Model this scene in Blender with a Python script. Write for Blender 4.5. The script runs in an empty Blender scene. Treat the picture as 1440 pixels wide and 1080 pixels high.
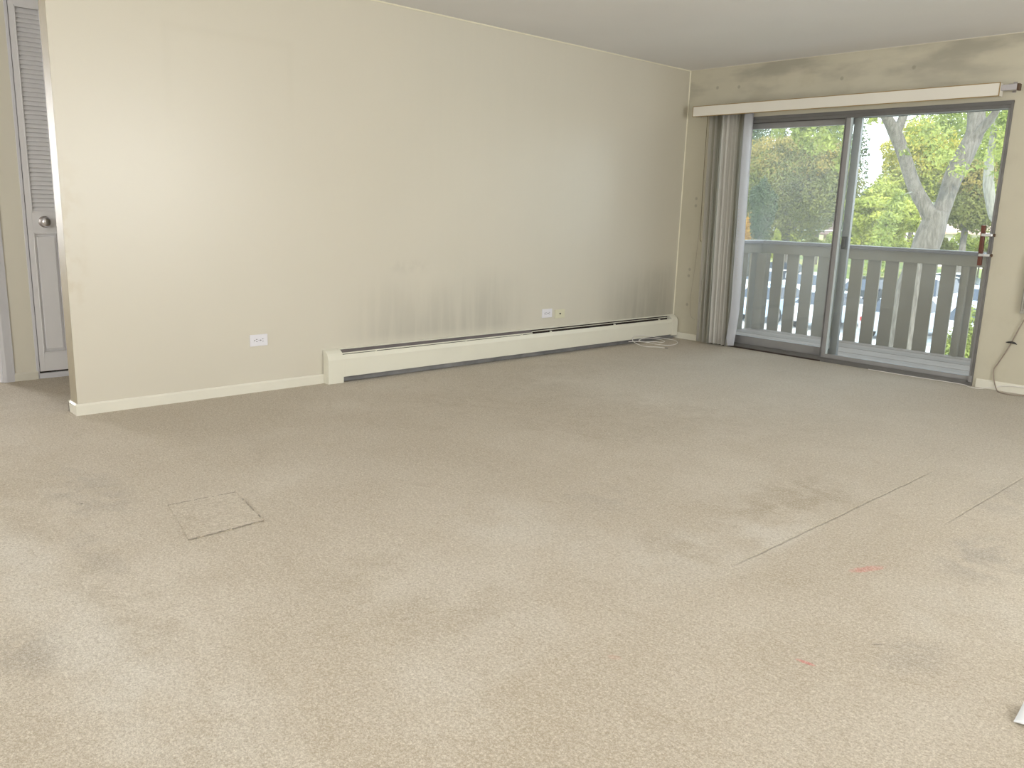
import bpy, bmesh, math, random
import numpy as np
from mathutils import Vector, Matrix
PI = math.pi
scene = bpy.context.scene
C = scene.collection
random.seed(7)
rng = np.random.default_rng(11)

# ------------------------------------------------------------------ camera
CAM = Vector((4.7830, -6.5303, 1.1766))
R_ = Vector((0.67511, 0.73707, 0.03075)); U_ = Vector((-0.17414, 0.11872, 0.97754)); F_ = Vector((-0.71687, 0.66530, -0.20850))
cam = bpy.data.cameras.new('camera'); camo = bpy.data.objects.new('camera', cam); C.objects.link(camo)
cam.sensor_fit = 'HORIZONTAL'; cam.sensor_width = 36.0; cam.lens = 1163.3 / 1440 * 36
cam.clip_start = 0.05; cam.clip_end = 600
M = Matrix((R_, U_, -F_)).transposed().to_4x4(); M.translation = CAM
camo.matrix_world = M
scene.camera = camo

# ------------------------------------------------------------------ world, sun, lights, exposure
w = bpy.data.worlds.new('sky'); scene.world = w; w.use_nodes = True
nt = w.node_tree; nt.nodes.clear()
wo = nt.nodes.new('ShaderNodeOutputWorld'); bg = nt.nodes.new('ShaderNodeBackground')
tc = nt.nodes.new('ShaderNodeTexCoord'); sx = nt.nodes.new('ShaderNodeSeparateXYZ'); mr = nt.nodes.new('ShaderNodeMapRange'); mx = nt.nodes.new('ShaderNodeMix')
mx.data_type = 'RGBA'
nt.links.new(tc.outputs['Generated'], sx.inputs[0]); nt.links.new(sx.outputs['Z'], mr.inputs['Value'])
mr.inputs['From Min'].default_value = -0.05; mr.inputs['From Max'].default_value = 0.9
nt.links.new(mr.outputs[0], mx.inputs[0])
mx.inputs[6].default_value = (0.91, 0.965, 1.0, 1); mx.inputs[7].default_value = (0.62, 0.81, 1.0, 1)
nt.links.new(mx.outputs[2], bg.inputs['Color']); bg.inputs['Strength'].default_value = 2.9
nt.links.new(bg.outputs[0], wo.inputs[0])

sun = bpy.data.lights.new('sun', 'SUN'); suno = bpy.data.objects.new('sun', sun); C.objects.link(suno)
sun.energy = 4.2; sun.angle = math.radians(3); sun.color = (1.0, 0.95, 0.85)
suno.rotation_euler = (Vector((0.55, -0.62, 0.56))).to_track_quat('Z', 'Y').to_euler()   # from behind the building, high to the right

def area(name, loc, target, sx_, sy_, power, col):
    l = bpy.data.lights.new(name, 'AREA'); l.shape = 'RECTANGLE'; l.size = sx_; l.size_y = sy_; l.energy = power; l.color = col
    o = bpy.data.objects.new(name, l); C.objects.link(o); o.location = loc
    o.rotation_euler = (Vector(loc) - Vector(target)).to_track_quat('Z', 'Y').to_euler()
    return o
area('side_window_daylight', (-4.55, -6.45, 1.45), (-1.0, -5.6, 0.9), 0.9, 1.3, 75, (0.96, 0.97, 1.0))
area('right_fill_area', (6.45, -3.0, 1.45), (0.0, -2.6, 0.9), 2.4, 1.4, 68, (1.0, 0.985, 0.96))  # added fill from the right; no window is known there
area('rear_fill_area', (3.2, -9.3, 1.5), (2.2, 0.0, 2.6), 3.0, 1.4, 42, (1.0, 0.985, 0.96))  # added broad fill from behind the camera, not a known window
area('camera_flash', (4.80, -6.55, 1.30), (0.3, -3.2, 3.0), 0.12, 0.10, 21, (1.0, 0.975, 0.93))
pl = bpy.data.lights.new('hall_fill_point', 'POINT'); pl.energy = 24; pl.shadow_soft_size = 0.16; pl.color = (1.0, 0.97, 0.93)  # added fill for hall and closet; no lamp hangs here
plo = bpy.data.objects.new('hall_fill_point', pl); C.objects.link(plo); plo.location = (1.3, -7.7, 1.95)
scene.view_settings.view_transform = 'Standard'; scene.view_settings.look = 'None'
scene.view_settings.gamma = 1.0; scene.view_settings.use_curve_mapping = False
scene.view_settings.exposure = 0.35

# ------------------------------------------------------------------ material helpers
class NB:
    """small node builder"""
    def __init__(s, name):
        s.m = bpy.data.materials.new(name); s.m.use_nodes = True
        s.t = s.m.node_tree; s.b = s.t.nodes['Principled BSDF']; s.o = s.t.nodes['Material Output']
        s.tc = s.t.nodes.new('ShaderNodeTexCoord'); s._xyz = None
    def n(s, typ): return s.t.nodes.new(typ)
    def l(s, a, b): s.t.links.new(a, b)
    def setin(s, sock, v):
        if isinstance(v, bpy.types.NodeSocket): s.l(v, sock)
        else: sock.default_value = v
    def P(s): return s.tc.outputs['Object']
    def xyz(s):
        if s._xyz is None:
            q = s.n('ShaderNodeSeparateXYZ'); s.l(s.P(), q.inputs[0]); s._xyz = q.outputs
        return s._xyz
    def math(s, op, a, b=0.0, c=None):
        q = s.n('ShaderNodeMath'); q.operation = op; s.setin(q.inputs[0], a); s.setin(q.inputs[1], b)
        if c is not None: s.setin(q.inputs[2], c)
        return q.outputs[0]
    def ss(s, v, a, b, lo=0.0, hi=1.0):
        q = s.n('ShaderNodeMapRange'); q.interpolation_type = 'SMOOTHSTEP'
        s.setin(q.inputs['Value'], v)
        if a > b: a, b, lo, hi = b, a, hi, lo
        q.inputs['From Min'].default_value = a; q.inputs['From Max'].default_value = b
        q.inputs['To Min'].default_value = lo; q.inputs['To Max'].default_value = hi
        return q.outputs['Result']
    def noise(s, scale, detail=3, rough=0.5, vec=None, dist=0.0):
        q = s.n('ShaderNodeTexNoise'); q.inputs['Scale'].default_value = scale; q.inputs['Detail'].default_value = detail
        q.inputs['Roughness'].default_value = rough; q.inputs['Distortion'].default_value = dist
        s.l(vec if vec is not None else s.P(), q.inputs['Vector']); return q.outputs['Fac']
    def scalevec(s, v):
        q = s.n('ShaderNodeMapping'); q.inputs['Scale'].default_value = v; s.l(s.P(), q.inputs['Vector']); return q.outputs[0]
    def mix(s, f, a, b):
        q = s.n('ShaderNodeMix'); q.data_type = 'RGBA'; s.setin(q.inputs[0], f)
        for k, c in ((6, a), (7, b)):
            s.setin(q.inputs[k], c if isinstance(c, bpy.types.NodeSocket) else tuple(c) + (1,))
        return q.outputs[2]
    def bump(s, h, strength=0.2, dist=0.01):
        q = s.n('ShaderNodeBump'); q.inputs['Strength'].default_value = strength; q.inputs['Distance'].default_value = dist
        s.l(h, q.inputs['Height']); s.l(q.outputs[0], s.b.inputs['Normal'])
    def col(s, c): s.setin(s.b.inputs['Base Color'], c if isinstance(c, bpy.types.NodeSocket) else tuple(c) + (1,))
    def box(s, x, y, x0, x1, y0, y1, e):
        a = s.math('MULTIPLY', s.ss(x, x0 - e, x0 + e), s.ss(x, x1 + e, x1 - e))
        b = s.math('MULTIPLY', s.ss(y, y0 - e, y0 + e), s.ss(y, y1 + e, y1 - e))
        return s.math('MULTIPLY', a, b)

def plain(name, col, rough=0.5, metal=0.0, var=0.06, scale=12.0, bump=0.0, bscale=60.0, spec=0.5):
    """procedural paint/plastic/metal: colour with slight mottling"""
    k = NB(name); f = k.noise(scale, 3)
    dk = tuple(max(0, c * (1 - var * 2)) for c in col); lt = tuple(min(1, c * (1 + var)) for c in col)
    k.col(k.mix(f, dk, lt)); k.b.inputs['Roughness'].default_value = rough; k.b.inputs['Metallic'].default_value = metal
    k.b.inputs['Specular IOR Level'].default_value = spec
    if bump: k.bump(k.noise(bscale, 4), bump, 0.002)
    return k.m

# ------------------------------------------------------------------ materials
CREAM = (0.74, 0.69, 0.535)
def m_wall_left():
    k = NB('wall_left_paint'); X = k.xyz(); y, z = X['Y'], X['Z']
    base = k.mix(k.noise(0.8, 4), (0.645, 0.605, 0.51), (0.69, 0.65, 0.555))
    # soot risen from the heater: vertical streaks
    sv = k.scalevec((1, 7.0, 0.55)); streak = k.ss(k.noise(1.6, 3, 0.55, sv), 0.30, 0.62)
    sv2 = k.scalevec((1, 22.0, 0.8)); streak2 = k.ss(k.noise(1.0, 2, 0.5, sv2), 0.25, 0.75)
    wob = k.math('ADD', z, k.math('MULTIPLY', k.math('SUBTRACT', k.noise(2.2, 3), 0.5), 0.35))
    s1 = k.math('MULTIPLY', k.math('MULTIPLY', k.ss(y, -3.80, -3.10), k.ss(y, -1.85, -2.25)), k.ss(wob, 0.80, 0.22))
    s1 = k.math('MULTIPLY', s1, k.math('MULTIPLY_ADD', streak, 0.55, 0.35))
    s1 = k.math('MULTIPLY', s1, k.ss(z, 0.225, 0.30, 0.35, 1.0))
    s2 = k.math('MULTIPLY', k.math('MULTIPLY', k.ss(y, -1.25, -0.45), k.ss(y, 0.15, -0.12)), k.ss(wob, 0.85, 0.24))
    s2 = k.math('MULTIPLY', s2, k.math('MULTIPLY_ADD', streak, 0.4, 0.6))
    s3 = k.math('MULTIPLY', k.ss(y, -0.75, -0.05), k.ss(z, 0.1, 1.0, 0.5, 1.0))        # darker towards the corner
    haze = k.math('MULTIPLY', k.ss(y, -3.7, -2.6), k.math('MULTIPLY_ADD', streak2, 0.3, 0.7))
    haze = k.math('MULTIPLY', haze, k.ss(k.noise(0.7, 3), 0.25, 0.75))
    spot = k.math('MULTIPLY', k.box(y, z, -3.25, -2.95, 0.73, 0.77, 0.06), k.ss(k.noise(9, 3), 0.42, 0.6))
    # ghost of a picture that hung on the wall, and hand marks at the wall's end
    g = k.math('SUBTRACT', k.box(y, z, -4.74, -3.97, 1.2, 2.10, 0.02), k.box(y, z, -4.70, -4.00, 1.0, 2.06, 0.03))
    g = k.math('MULTIPLY', k.math('MAXIMUM', g, 0.0), k.ss(z, 1.3, 2.0))
    hand = k.math('MULTIPLY', k.math('MULTIPLY', k.ss(y, -5.16, -5.27), k.ss(z, 1.5, 1.0)), k.math('MULTIPLY', k.ss(z, 0.45, 0.7), k.ss(k.noise(9, 4), 0.45, 0.62)))
    c = k.mix(k.math('MULTIPLY', haze, 0.38), base, (0.575, 0.56, 0.485))
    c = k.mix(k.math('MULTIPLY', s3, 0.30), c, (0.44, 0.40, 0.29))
    c = k.mix(k.math('MULTIPLY', s1, 0.60), c, (0.40, 0.385, 0.33))
    c = k.mix(k.math('MULTIPLY', s2, 0.66), c, (0.30, 0.285, 0.23))
    c = k.mix(k.math('MULTIPLY', spot, 0.25), c, (0.35, 0.33, 0.28))
    c = k.mix(k.math('MULTIPLY', g, 0.08), c, (0.52, 0.48, 0.38))
    c = k.mix(k.math('MULTIPLY', hand, 0.30), c, (0.55, 0.46, 0.32))
    k.col(c); k.b.inputs['Roughness'].default_value = 0.33; k.b.inputs['Specular IOR Level'].default_value = 0.6
    k.bump(k.noise(55, 4), 0.05, 0.004)
    return k.m
def m_wall_back():
    k = NB('wall_back_paint'); X = k.xyz(); x, z = X['X'], X['Z']
    base = k.mix(k.noise(1.3, 4), (0.52, 0.485, 0.375), (0.63, 0.59, 0.475))
    st = k.math('MULTIPLY', k.ss(k.noise(3.2, 5, 0.6), 0.5, 0.75), 0.35)
    c = k.mix(st, base, (0.42, 0.38, 0.27))
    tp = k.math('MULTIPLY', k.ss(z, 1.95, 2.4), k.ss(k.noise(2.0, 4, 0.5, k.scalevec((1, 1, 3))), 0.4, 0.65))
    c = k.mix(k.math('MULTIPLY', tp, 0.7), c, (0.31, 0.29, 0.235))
    # fixing marks left of the blind
    dots = None
    for (a, b) in ((0.165, 1.31), (0.165, 1.245), (0.15, 0.66), (0.145, 0.60), (0.15, 0.33), (0.30, 2.27), (0.52, 2.26), (1.45, 2.25), (2.0, 2.28)):
        d = k.math('ADD', k.math('POWER', k.math('SUBTRACT', x, a), 2.0), k.math('POWER', k.math('SUBTRACT', z, b), 2.0))
        v = k.ss(d, 0.00035, 0.00005); dots = v if dots is None else k.math('MAXIMUM', dots, v)
    c = k.mix(k.math('MULTIPLY', dots, 0.45), c, (0.22, 0.20, 0.15))
    k.col(c); k.b.inputs['Roughness'].default_value = 0.5; k.bump(k.noise(50, 4), 0.06, 0.004)
    return k.m
def m_carpet():
    k = NB('carpet'); X = k.xyz(); x, y = X['X'], X['Y']
    big = k.ss(k.noise(0.55, 3, 0.5), 0.36, 0.64); mid = k.ss(k.noise(2.1, 5, 0.62, None, 0.4), 0.38, 0.66)
    fine = k.noise(26, 4, 0.75); grain = k.noise(260, 3, 0.8)
    c = k.mix(big, (0.516, 0.438, 0.322), (0.582, 0.504, 0.390))
    c = k.mix(k.math('MULTIPLY', mid, 0.42), c, (0.444, 0.360, 0.240))
    pale = k.ss(k.noise(1.35, 5, 0.6, k.scalevec((1.0, 0.8, 1))), 0.50, 0.68)
    c = k.mix(k.math('MULTIPLY', pale, 0.40), c, (0.720, 0.654, 0.546))
    # pale, worn tracks: near left, and along the seam
    t1 = k.math('MULTIPLY', k.ss(x, 2.2, 3.0), k.math('MULTIPLY', k.ss(y, -5.9, -5.0), k.ss(y, -2.6, -3.8)))
    t1 = k.math('MULTIPLY', t1, k.ss(k.noise(1.7, 4, 0.6), 0.42, 0.62)); t1 = k.math('MULTIPLY', t1, k.ss(x, 3.42, 3.36))
    c = k.mix(k.math('MULTIPLY', t1, 0.38), c, (0.720, 0.672, 0.588))
    t2 = k.math('MULTIPLY', k.ss(y, -5.3, -5.75), k.ss(k.noise(2.4, 4, 0.6), 0.40, 0.62))
    c = k.mix(k.math('MULTIPLY', t2, 0.40), c, (0.768, 0.702, 0.600))
    # brown soiling
    soil = k.math('MULTIPLY', k.ss(k.noise(3.4, 5, 0.62, k.scalevec((1, 1.6, 1)), 0.6), 0.57, 0.72), 0.45)
    c = k.mix(soil, c, (0.396, 0.314, 0.198))
    n6 = k.ss(k.noise(7.0, 5, 0.65, None, 0.5), 0.38, 0.60); n4 = k.ss(k.noise(3.6, 5, 0.6), 0.34, 0.60)
    BR, GY, PL = (0.36, 0.285, 0.175), (0.36, 0.315, 0.25), (0.74, 0.70, 0.62)
    for (a, b, ra, rb, cc, amt) in ((3.15, -3.28, 0.16, 0.26, BR, .62), (3.15, -4.16, 0.13, 0.12, BR, .50), (3.12, -3.60, 0.07, 0.12, BR, .55), (3.91, -3.38, 0.13, 0.22, GY, .75), (3.76, -2.55, 0.12, 0.25, GY, .5),
            (4.02, -4.28, 0.07, 0.12, GY, .45), (2.62, -5.17, 0.10, 0.16, BR, .35), (3.00, -5.13, 0.14, 0.22, BR, .35), (1.30, -5.62, 0.35, 0.12, GY, .5), (2.42, -5.84, 0.32, 0.10, BR, .45), (2.5, -6.10, 0.12, 0.08, GY, .6), (1.95, -5.78, 0.25, 0.05, GY, .4),
            (0.95, -3.1, 0.35, 0.7, BR, .32), (1.75, -2.9, 0.5, 0.6, BR, .30), (0.6, -2.0, .3, .6, BR, .22), (2.64, -4.0, 0.16, 0.14, GY, .3), (2.3, -2.2, .4, .5, BR, .25),
            (4.03, -3.88, 0.16, 0.20, PL, .35), (4.12, -4.42, 0.12, 0.15, PL, .15), (3.24, -4.10, 0.16, 0.38, PL, .42), (3.30, -3.75, 0.09, 0.25, PL, .42), (2.55, -4.50, 0.22, 0.20, PL, .35), (2.25, -5.98, 0.7, 0.09, PL, .55), (2.95, -5.90, 0.4, 0.16, PL, .40), (3.35, -5.42, 0.18, 0.12, PL, .35)):
        d = k.math('ADD', k.math('POWER', k.math('DIVIDE', k.math('SUBTRACT', x, a), ra), 2.0), k.math('POWER', k.math('DIVIDE', k.math('SUBTRACT', y, b), rb), 2.0))
        f = k.math('MULTIPLY', k.ss(d, 2.2, 0.1), n4 if cc is PL else n6)
        c = k.mix(k.math('MULTIPLY', f, min(0.9, amt * (1.35 if cc is not PL else 1.2))), c, cc)
    # cool daylight by the glass door, put into the pile colour as grey
    door_light_tint = k.math('MULTIPLY', k.ss(y, -3.6, -0.6), k.ss(x, 0.1, 1.2))
    c = k.mix(k.math('MULTIPLY', door_light_tint, 0.38), c, (0.53, 0.53, 0.49))
    dust = k.math('MULTIPLY', k.ss(x, 0.16, 0.04), k.math('MULTIPLY', k.ss(y, -3.8, -3.6), k.ss(x, -0.02, 0.0)))  # carpet darker in a strip along the heater's foot
    c = k.mix(k.math('MULTIPLY', dust, 0.45), c, (0.240, 0.216, 0.180))
    # red paint marks
    rw = k.noise(60, 3)
    def mark(cx, cy, ang, la, lb, amt, cc):
        ca, sa = math.cos(ang), math.sin(ang)
        dx = k.math('SUBTRACT', x, cx); dy = k.math('SUBTRACT', y, cy)
        p = k.math('ADD', k.math('MULTIPLY', dx, ca), k.math('MULTIPLY', dy, sa)); r = k.math('SUBTRACT', k.math('MULTIPLY', dy, ca), k.math('MULTIPLY', dx, sa))
        d = k.math('ADD', k.math('POWER', k.math('DIVIDE', p, la), 2.0), k.math('POWER', k.math('DIVIDE', r, lb), 2.0))
        d = k.math('ADD', d, k.math('MULTIPLY', k.math('SUBTRACT', rw, 0.5), 1.6))
        return k.math('MULTIPLY', k.ss(d, 1.2, 0.3), amt), cc
    for a in ((3.680, -3.815, 1.16, 0.080, 0.021, 0.72, (0.70, 0.17, 0.13)), (3.848, -4.549, 0.15, 0.028, 0.008, 0.75, (0.75, 0.10, 0.11)),
              (3.50, -4.93, 0.4, 0.022, 0.014, 0.28, (0.70, 0.25, 0.18)), (4.20, -5.08, 0.4, 0.010, 0.008, 0.4, (0.70, 0.2, 0.16)), (3.93, -4.30, 0.9, 0.02, 0.004, 0.8, (0.10, 0.08, 0.06)),
              (0.93, -2.55, 0.5, 0.03, 0.012, 0.35, (0.20, 0.12, 0.05)), (1.43, -5.68, 0.0, 0.008, 0.008, 0.8, (0.05, 0.04, 0.03))):
        f, cc = mark(*a); c = k.mix(f, c, cc)
    # dirty seams between the carpet widths
    wv = k.math('MULTIPLY', k.math('SUBTRACT', k.noise(9, 2), 0.5), 0.012)
    sx1 = k.math('ABSOLUTE', k.math('SUBTRACT', k.math('ADD', x, wv), 3.372))
    f1 = k.math('MULTIPLY', k.ss(sx1, 0.007, 0.0015), k.math('MULTIPLY', k.ss(y, -4.25, -4.0), k.ss(y, -2.3, -2.8)))
    sx2 = k.math('ABSOLUTE', k.math('SUBTRACT', k.math('ADD', x, wv), 3.685))
    f2 = k.math('MULTIPLY', k.ss(sx2, 0.006, 0.0015), k.math('MULTIPLY', k.ss(y, -3.2, -3.0), k.ss(y, -1.6, -2.0)))
    seam = k.math('MAXIMUM', f1, k.math('MULTIPLY', f2, 0.7))
    c = k.mix(k.math('MULTIPLY', seam, 0.50), c, (0.19, 0.155, 0.105))
    c = k.mix(k.ss(fine, 0.35, 0.70, 0.0, 0.30), c, (0.64, 0.58, 0.48))
    c = k.mix(k.ss(fine, 0.30, 0.48, 0.22, 0.0), c, (0.26, 0.205, 0.13))
    g2 = k.noise(120, 3, 0.8)
    g3 = k.noise(55, 4, 0.75, None, 0.3)
    c = k.mix(k.ss(g3, 0.34, 0.52, 0.26, 0.0), c, (0.34, 0.265, 0.165)); c = k.mix(k.ss(g3, 0.50, 0.66, 0.0, 0.24), c, (0.88, 0.81, 0.69))
    c = k.mix(k.ss(g2, 0.36, 0.52, 0.45, 0.0), c, (0.32, 0.25, 0.16)); c = k.mix(k.ss(g2, 0.50, 0.64, 0.0, 0.45), c, (0.90, 0.83, 0.70))
    c = k.mix(k.ss(grain, 0.36, 0.60, 0.38, 0.0), c, (0.22, 0.175, 0.12))
    c = k.mix(k.ss(grain, 0.52, 0.68, 0.0, 0.30), c, (0.78, 0.72, 0.60))
    k.col(c); k.b.inputs['Roughness'].default_value = 0.95; k.b.inputs['Specular IOR Level'].default_value = 0.15
    k.b.inputs['Sheen Weight'].default_value = 0.25; k.b.inputs['Sheen Roughness'].default_value = 0.5
    h = k.math('ADD', k.math('MULTIPLY', grain, 0.6), k.math('MULTIPLY', fine, 0.9))
    h = k.math('SUBTRACT', h, k.math('MULTIPLY', seam, 0.8))
    k.bump(h, 0.8, 0.008)
    return k.m
def m_glass(name, haze, tint=(0.97, 0.99, 0.98)):
    """thin window pane: clear, reflecting by Fresnel, with a film of dust that scatters a little"""
    k = NB(name); k.t.nodes.remove(k.b)
    tr = k.n('ShaderNodeBsdfTransparent'); tr.inputs[0].default_value = tint + (1,)
    gl = k.n('ShaderNodeBsdfGlossy'); gl.inputs['Roughness'].default_value = 0.02
    di = k.n('ShaderNodeBsdfDiffuse'); di.inputs[0].default_value = (0.8, 0.82, 0.8, 1)
    tl = k.n('ShaderNodeBsdfTranslucent'); tl.inputs[0].default_value = (0.9, 0.92, 0.9, 1)
    fr = k.n('ShaderNodeFresnel'); fr.inputs['IOR'].default_value = 1.45
    a = k.n('ShaderNodeMixShader'); k.l(fr.outputs[0], a.inputs[0]); k.l(tr.outputs[0], a.inputs[1]); k.l(gl.outputs[0], a.inputs[2])
    d2 = k.n('ShaderNodeMixShader'); d2.inputs[0].default_value = 0.6; k.l(di.outputs[0], d2.inputs[1]); k.l(tl.outputs[0], d2.inputs[2])
    b = k.n('ShaderNodeMixShader'); k.setin(b.inputs[0], k.ss(k.noise(2.5, 4), 0.2, 0.8, haze * 0.7, haze * 1.3))
    k.l(a.outputs[0], b.inputs[1]); k.l(d2.outputs[0], b.inputs[2]); k.l(b.outputs[0], k.o.inputs[0])
    return k.m
def m_leaf(name, a, b, c3, fr=0.35, trans=0.35, scale=0.9):
    k = NB(name)
    c = k.mix(k.ss(k.noise(scale, 4, 0.6), 0.35, 0.65), a, b)
    c = k.mix(k.ss(k.noise(scale * 5, 3, 0.7), 1 - fr, 1 - fr + 0.12), c, c3)
    k.col(c); k.b.inputs['Roughness'].default_value = 0.6; k.b.inputs['Specular IOR Level'].default_value = 0.25
    tl = k.n('ShaderNodeBsdfTranslucent'); k.l(c, tl.inputs[0])
    m = k.n('ShaderNodeMixShader'); m.inputs[0].default_value = trans
    k.l(k.b.outputs[0], m.inputs[1]); k.l(tl.outputs[0], m.inputs[2]); k.l(m.outputs[0], k.o.inputs[0])
    return k.m
def m_bark(name, a, b):
    k = NB(name); v = k.scalevec((5, 5, 1.0)); f = k.noise(4.0, 5, 0.65, v)
    k.col(k.mix(k.ss(f, 0.35, 0.65), a, b)); k.b.inputs['Roughness'].default_value = 0.9
    k.bump(f, 0.8, 0.04); return k.m
def m_ground(name, a, b, scale, c3=None):
    k = NB(name); c = k.mix(k.ss(k.noise(scale, 5, 0.6), 0.35, 0.65), a, b)
    if c3: c = k.mix(k.ss(k.noise(scale * 0.12, 3), 0.45, 0.62), c, c3)
    k.col(c); k.b.inputs['Roughness'].default_value = 0.95; return k.m

MT = dict(
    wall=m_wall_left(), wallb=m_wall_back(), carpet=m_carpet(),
    walln=plain('cream_wall_paint', (0.73, 0.695, 0.59), 0.5, var=0.03, scale=1.5),
    wend=plain('wall_end_shade', (0.40, 0.35, 0.25), 0.5, var=0.08, scale=4.0),  # end face's shade put into a darker tan
    hall=plain('hall_wall_paint', (0.80, 0.765, 0.655), 0.55, var=0.03, scale=1.5),
    ceil=plain('ceiling_paint', (0.83, 0.82, 0.82), 0.8, var=0.04, scale=0.9, bump=0.03),
    base=plain('baseboard_paint', (0.79, 0.765, 0.665), 0.4, var=0.03, scale=6),
    bead=plain('caulk_bead', (0.86, 0.82, 0.66), 0.4, var=0.02),
    heater=plain('heater_enamel', (0.79, 0.77, 0.66), 0.35, var=0.03, scale=5),
    damper=plain('grey_damper_metal', (0.19, 0.17, 0.175), 0.4, 0.3, 0.12, 14),
    dark=plain('dark_shade_and_parts', (0.035, 0.022, 0.018), 0.7, 0, 0.2, 10),  # near black for painted recess shade and for hidden dark parts
    grub=plain('grey_pipe_enclosure', (0.27, 0.265, 0.265), 0.6, 0.2, 0.35, 7),
    plate=plain('white_plastic', (0.80, 0.79, 0.84), 0.35, var=0.01),
    plateb=plain('cream_plastic', (0.71, 0.69, 0.52), 0.35, var=0.01),
    slot=plain('black_slot', (0.03, 0.03, 0.03), 0.6),
    alu=plain('door_aluminium', (0.34, 0.335, 0.335), 0.45, 0.3, 0.08, 9),
    alud=plain('door_aluminium_weathered', (0.185, 0.18, 0.175), 0.5, 0.3, 0.15, 9),
    gedge=plain('pale_glass_edge', (0.62, 0.70, 0.73), 0.35, 0.1, 0.03),
    glassL=m_glass('fixed_pane_glass', 0.09), glassR=m_glass('sliding_pane_glass', 0.055),
    wood=plain('red_brown_handle_wood', (0.13, 0.035, 0.018), 0.35, 0, 0.3, 25),
    chrome=plain('bracket_metal', (0.72, 0.74, 0.78), 0.25, 0.9, 0.03),
    knob=plain('chrome_knob', (0.78, 0.77, 0.82), 0.16, 1.0, 0.02),
    knobr=plain('knob_rose', (0.40, 0.37, 0.36), 0.35, 0.9, 0.02),
    vane=plain('blind_vane_vinyl', (0.92, 0.89, 0.83), 0.45, 0, 0.06, 3),
    vanec=plain('blind_vane_light_vinyl', (0.90, 0.87, 0.81), 0.45, 0, 0.04, 3),
    vanew=plain('blind_vane_doorlit_vinyl', (0.82, 0.82, 0.85), 0.45, 0, 0.03, 3),  # last vane: cool light from the door put into its colour
    vand=plain('blind_vane_shaded_vinyl', (0.68, 0.65, 0.55), 0.55, 0, 0.06, 3),  # shaded copy of the vane vinyl for the stack's dark bands
    valance=plain('valance_vinyl', (0.80, 0.765, 0.69), 0.45, 0, 0.03, 3),
    valedge=plain('valance_gold_edge', (0.36, 0.25, 0.10), 0.5, 0, 0.08, 9),
    rail=plain('head_rail_metal', (0.50, 0.48, 0.50), 0.35, 0.4, 0.04),
    brown=plain('brown_plastic', (0.10, 0.055, 0.03), 0.5),
    ldoor=plain('louvered_door_paint', (0.86, 0.85, 0.86), 0.45, 0, 0.03, 4),
    casing=plain('casing_paint', (0.76, 0.76, 0.80), 0.45, 0, 0.03, 4),
    cable=plain('white_cable', (0.83, 0.80, 0.76), 0.45, 0, 0.02),
    cord=plain('grey_brown_cord', (0.33, 0.27, 0.22), 0.5, 0, 0.05),
    wandm=plain('dull_brass_wand', (0.20, 0.17, 0.10), 0.4, 0.3),
    boxg=plain('ribbed_box_plastic', (0.40, 0.385, 0.33), 0.5, 0, 0.06),
    deck=plain('grey_deck_paint', (0.31, 0.238, 0.195), 0.7, 0, 0.12, 6, 0.1, 40), deckb=plain('grey_deck_paint_worn', (0.26, 0.20, 0.165), 0.7, 0, 0.14, 6, 0.1, 40),
    railp=plain('railing_grey_paint', (0.24, 0.20, 0.148), 0.6, 0, 0.06, 3, 0.05, 40),
    capp=plain('rail_cap_shade', (0.135, 0.115, 0.12), 0.32, 0, 0.08, 6),  # dark colour carries the shade on the cap's front edge
    overhang=plain('added_overhang_paint', (0.6, 0.6, 0.58), 0.7),
    paper=plain('white_paper', (0.90, 0.93, 0.96), 0.6, 0, 0.01),
    lawn=m_ground('lawn', (0.16, 0.22, 0.06), (0.28, 0.32, 0.10), 2.0, (0.42, 0.37, 0.14)),
    asphalt=m_ground('sunlit_asphalt', (0.60, 0.59, 0.57), (0.72, 0.71, 0.69), 3.0),
    road=m_ground('pale_road', (0.66, 0.65, 0.63), (0.76, 0.75, 0.73), 3.0),
    line=plain('parking_line_paint', (0.9, 0.9, 0.9), 0.6),
    bark=m_bark('grey_bark', (0.085, 0.073, 0.06), (0.165, 0.148, 0.126)),
    barkp=m_bark('pale_bark', (0.15, 0.145, 0.12), (0.27, 0.26, 0.22)),
)

# ------------------------------------------------------------------ mesh helpers
def bx(bm, x0, x1, y0, y1, z0, z1, bev=0.0, mat=0, rot=None, piv=None):
    r = bmesh.ops.create_cube(bm, size=1.0); vs = r['verts']
    for v in vs: v.co = Vector((x0 + (v.co.x + .5) * (x1 - x0), y0 + (v.co.y + .5) * (y1 - y0), z0 + (v.co.z + .5) * (z1 - z0)))
    fs = {f for v in vs for f in v.link_faces}
    for f in fs: f.material_index = mat
    if rot is not None: bmesh.ops.rotate(bm, verts=vs, cent=piv or Vector(((x0+x1)/2, (y0+y1)/2, (z0+z1)/2)), matrix=rot)
    if bev > 0:
        es = list({e for v in vs for e in v.link_edges})
        bmesh.ops.bevel(bm, geom=es, offset=bev, segments=2, affect='EDGES', profile=0.6)
def prism(bm, pts, axis, a, b):
    """extrude a closed 2-D outline along an axis; pts in the two other axes, in cyclic order"""
    def mk(p, t):
        return {'y': Vector((p[0], t, p[1])), 'x': Vector((t, p[0], p[1])), 'z': Vector((p[0], p[1], t))}[axis]
    A = [bm.verts.new(mk(p, a)) for p in pts]; B = [bm.verts.new(mk(p, b)) for p in pts]; n = len(pts)
    for i in range(n): bm.faces.new((A[i], A[(i+1) % n], B[(i+1) % n], B[i]))
    bm.faces.new(A[::-1]); bm.faces.new(B); bmesh.ops.recalc_face_normals(bm, faces=bm.faces)
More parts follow.
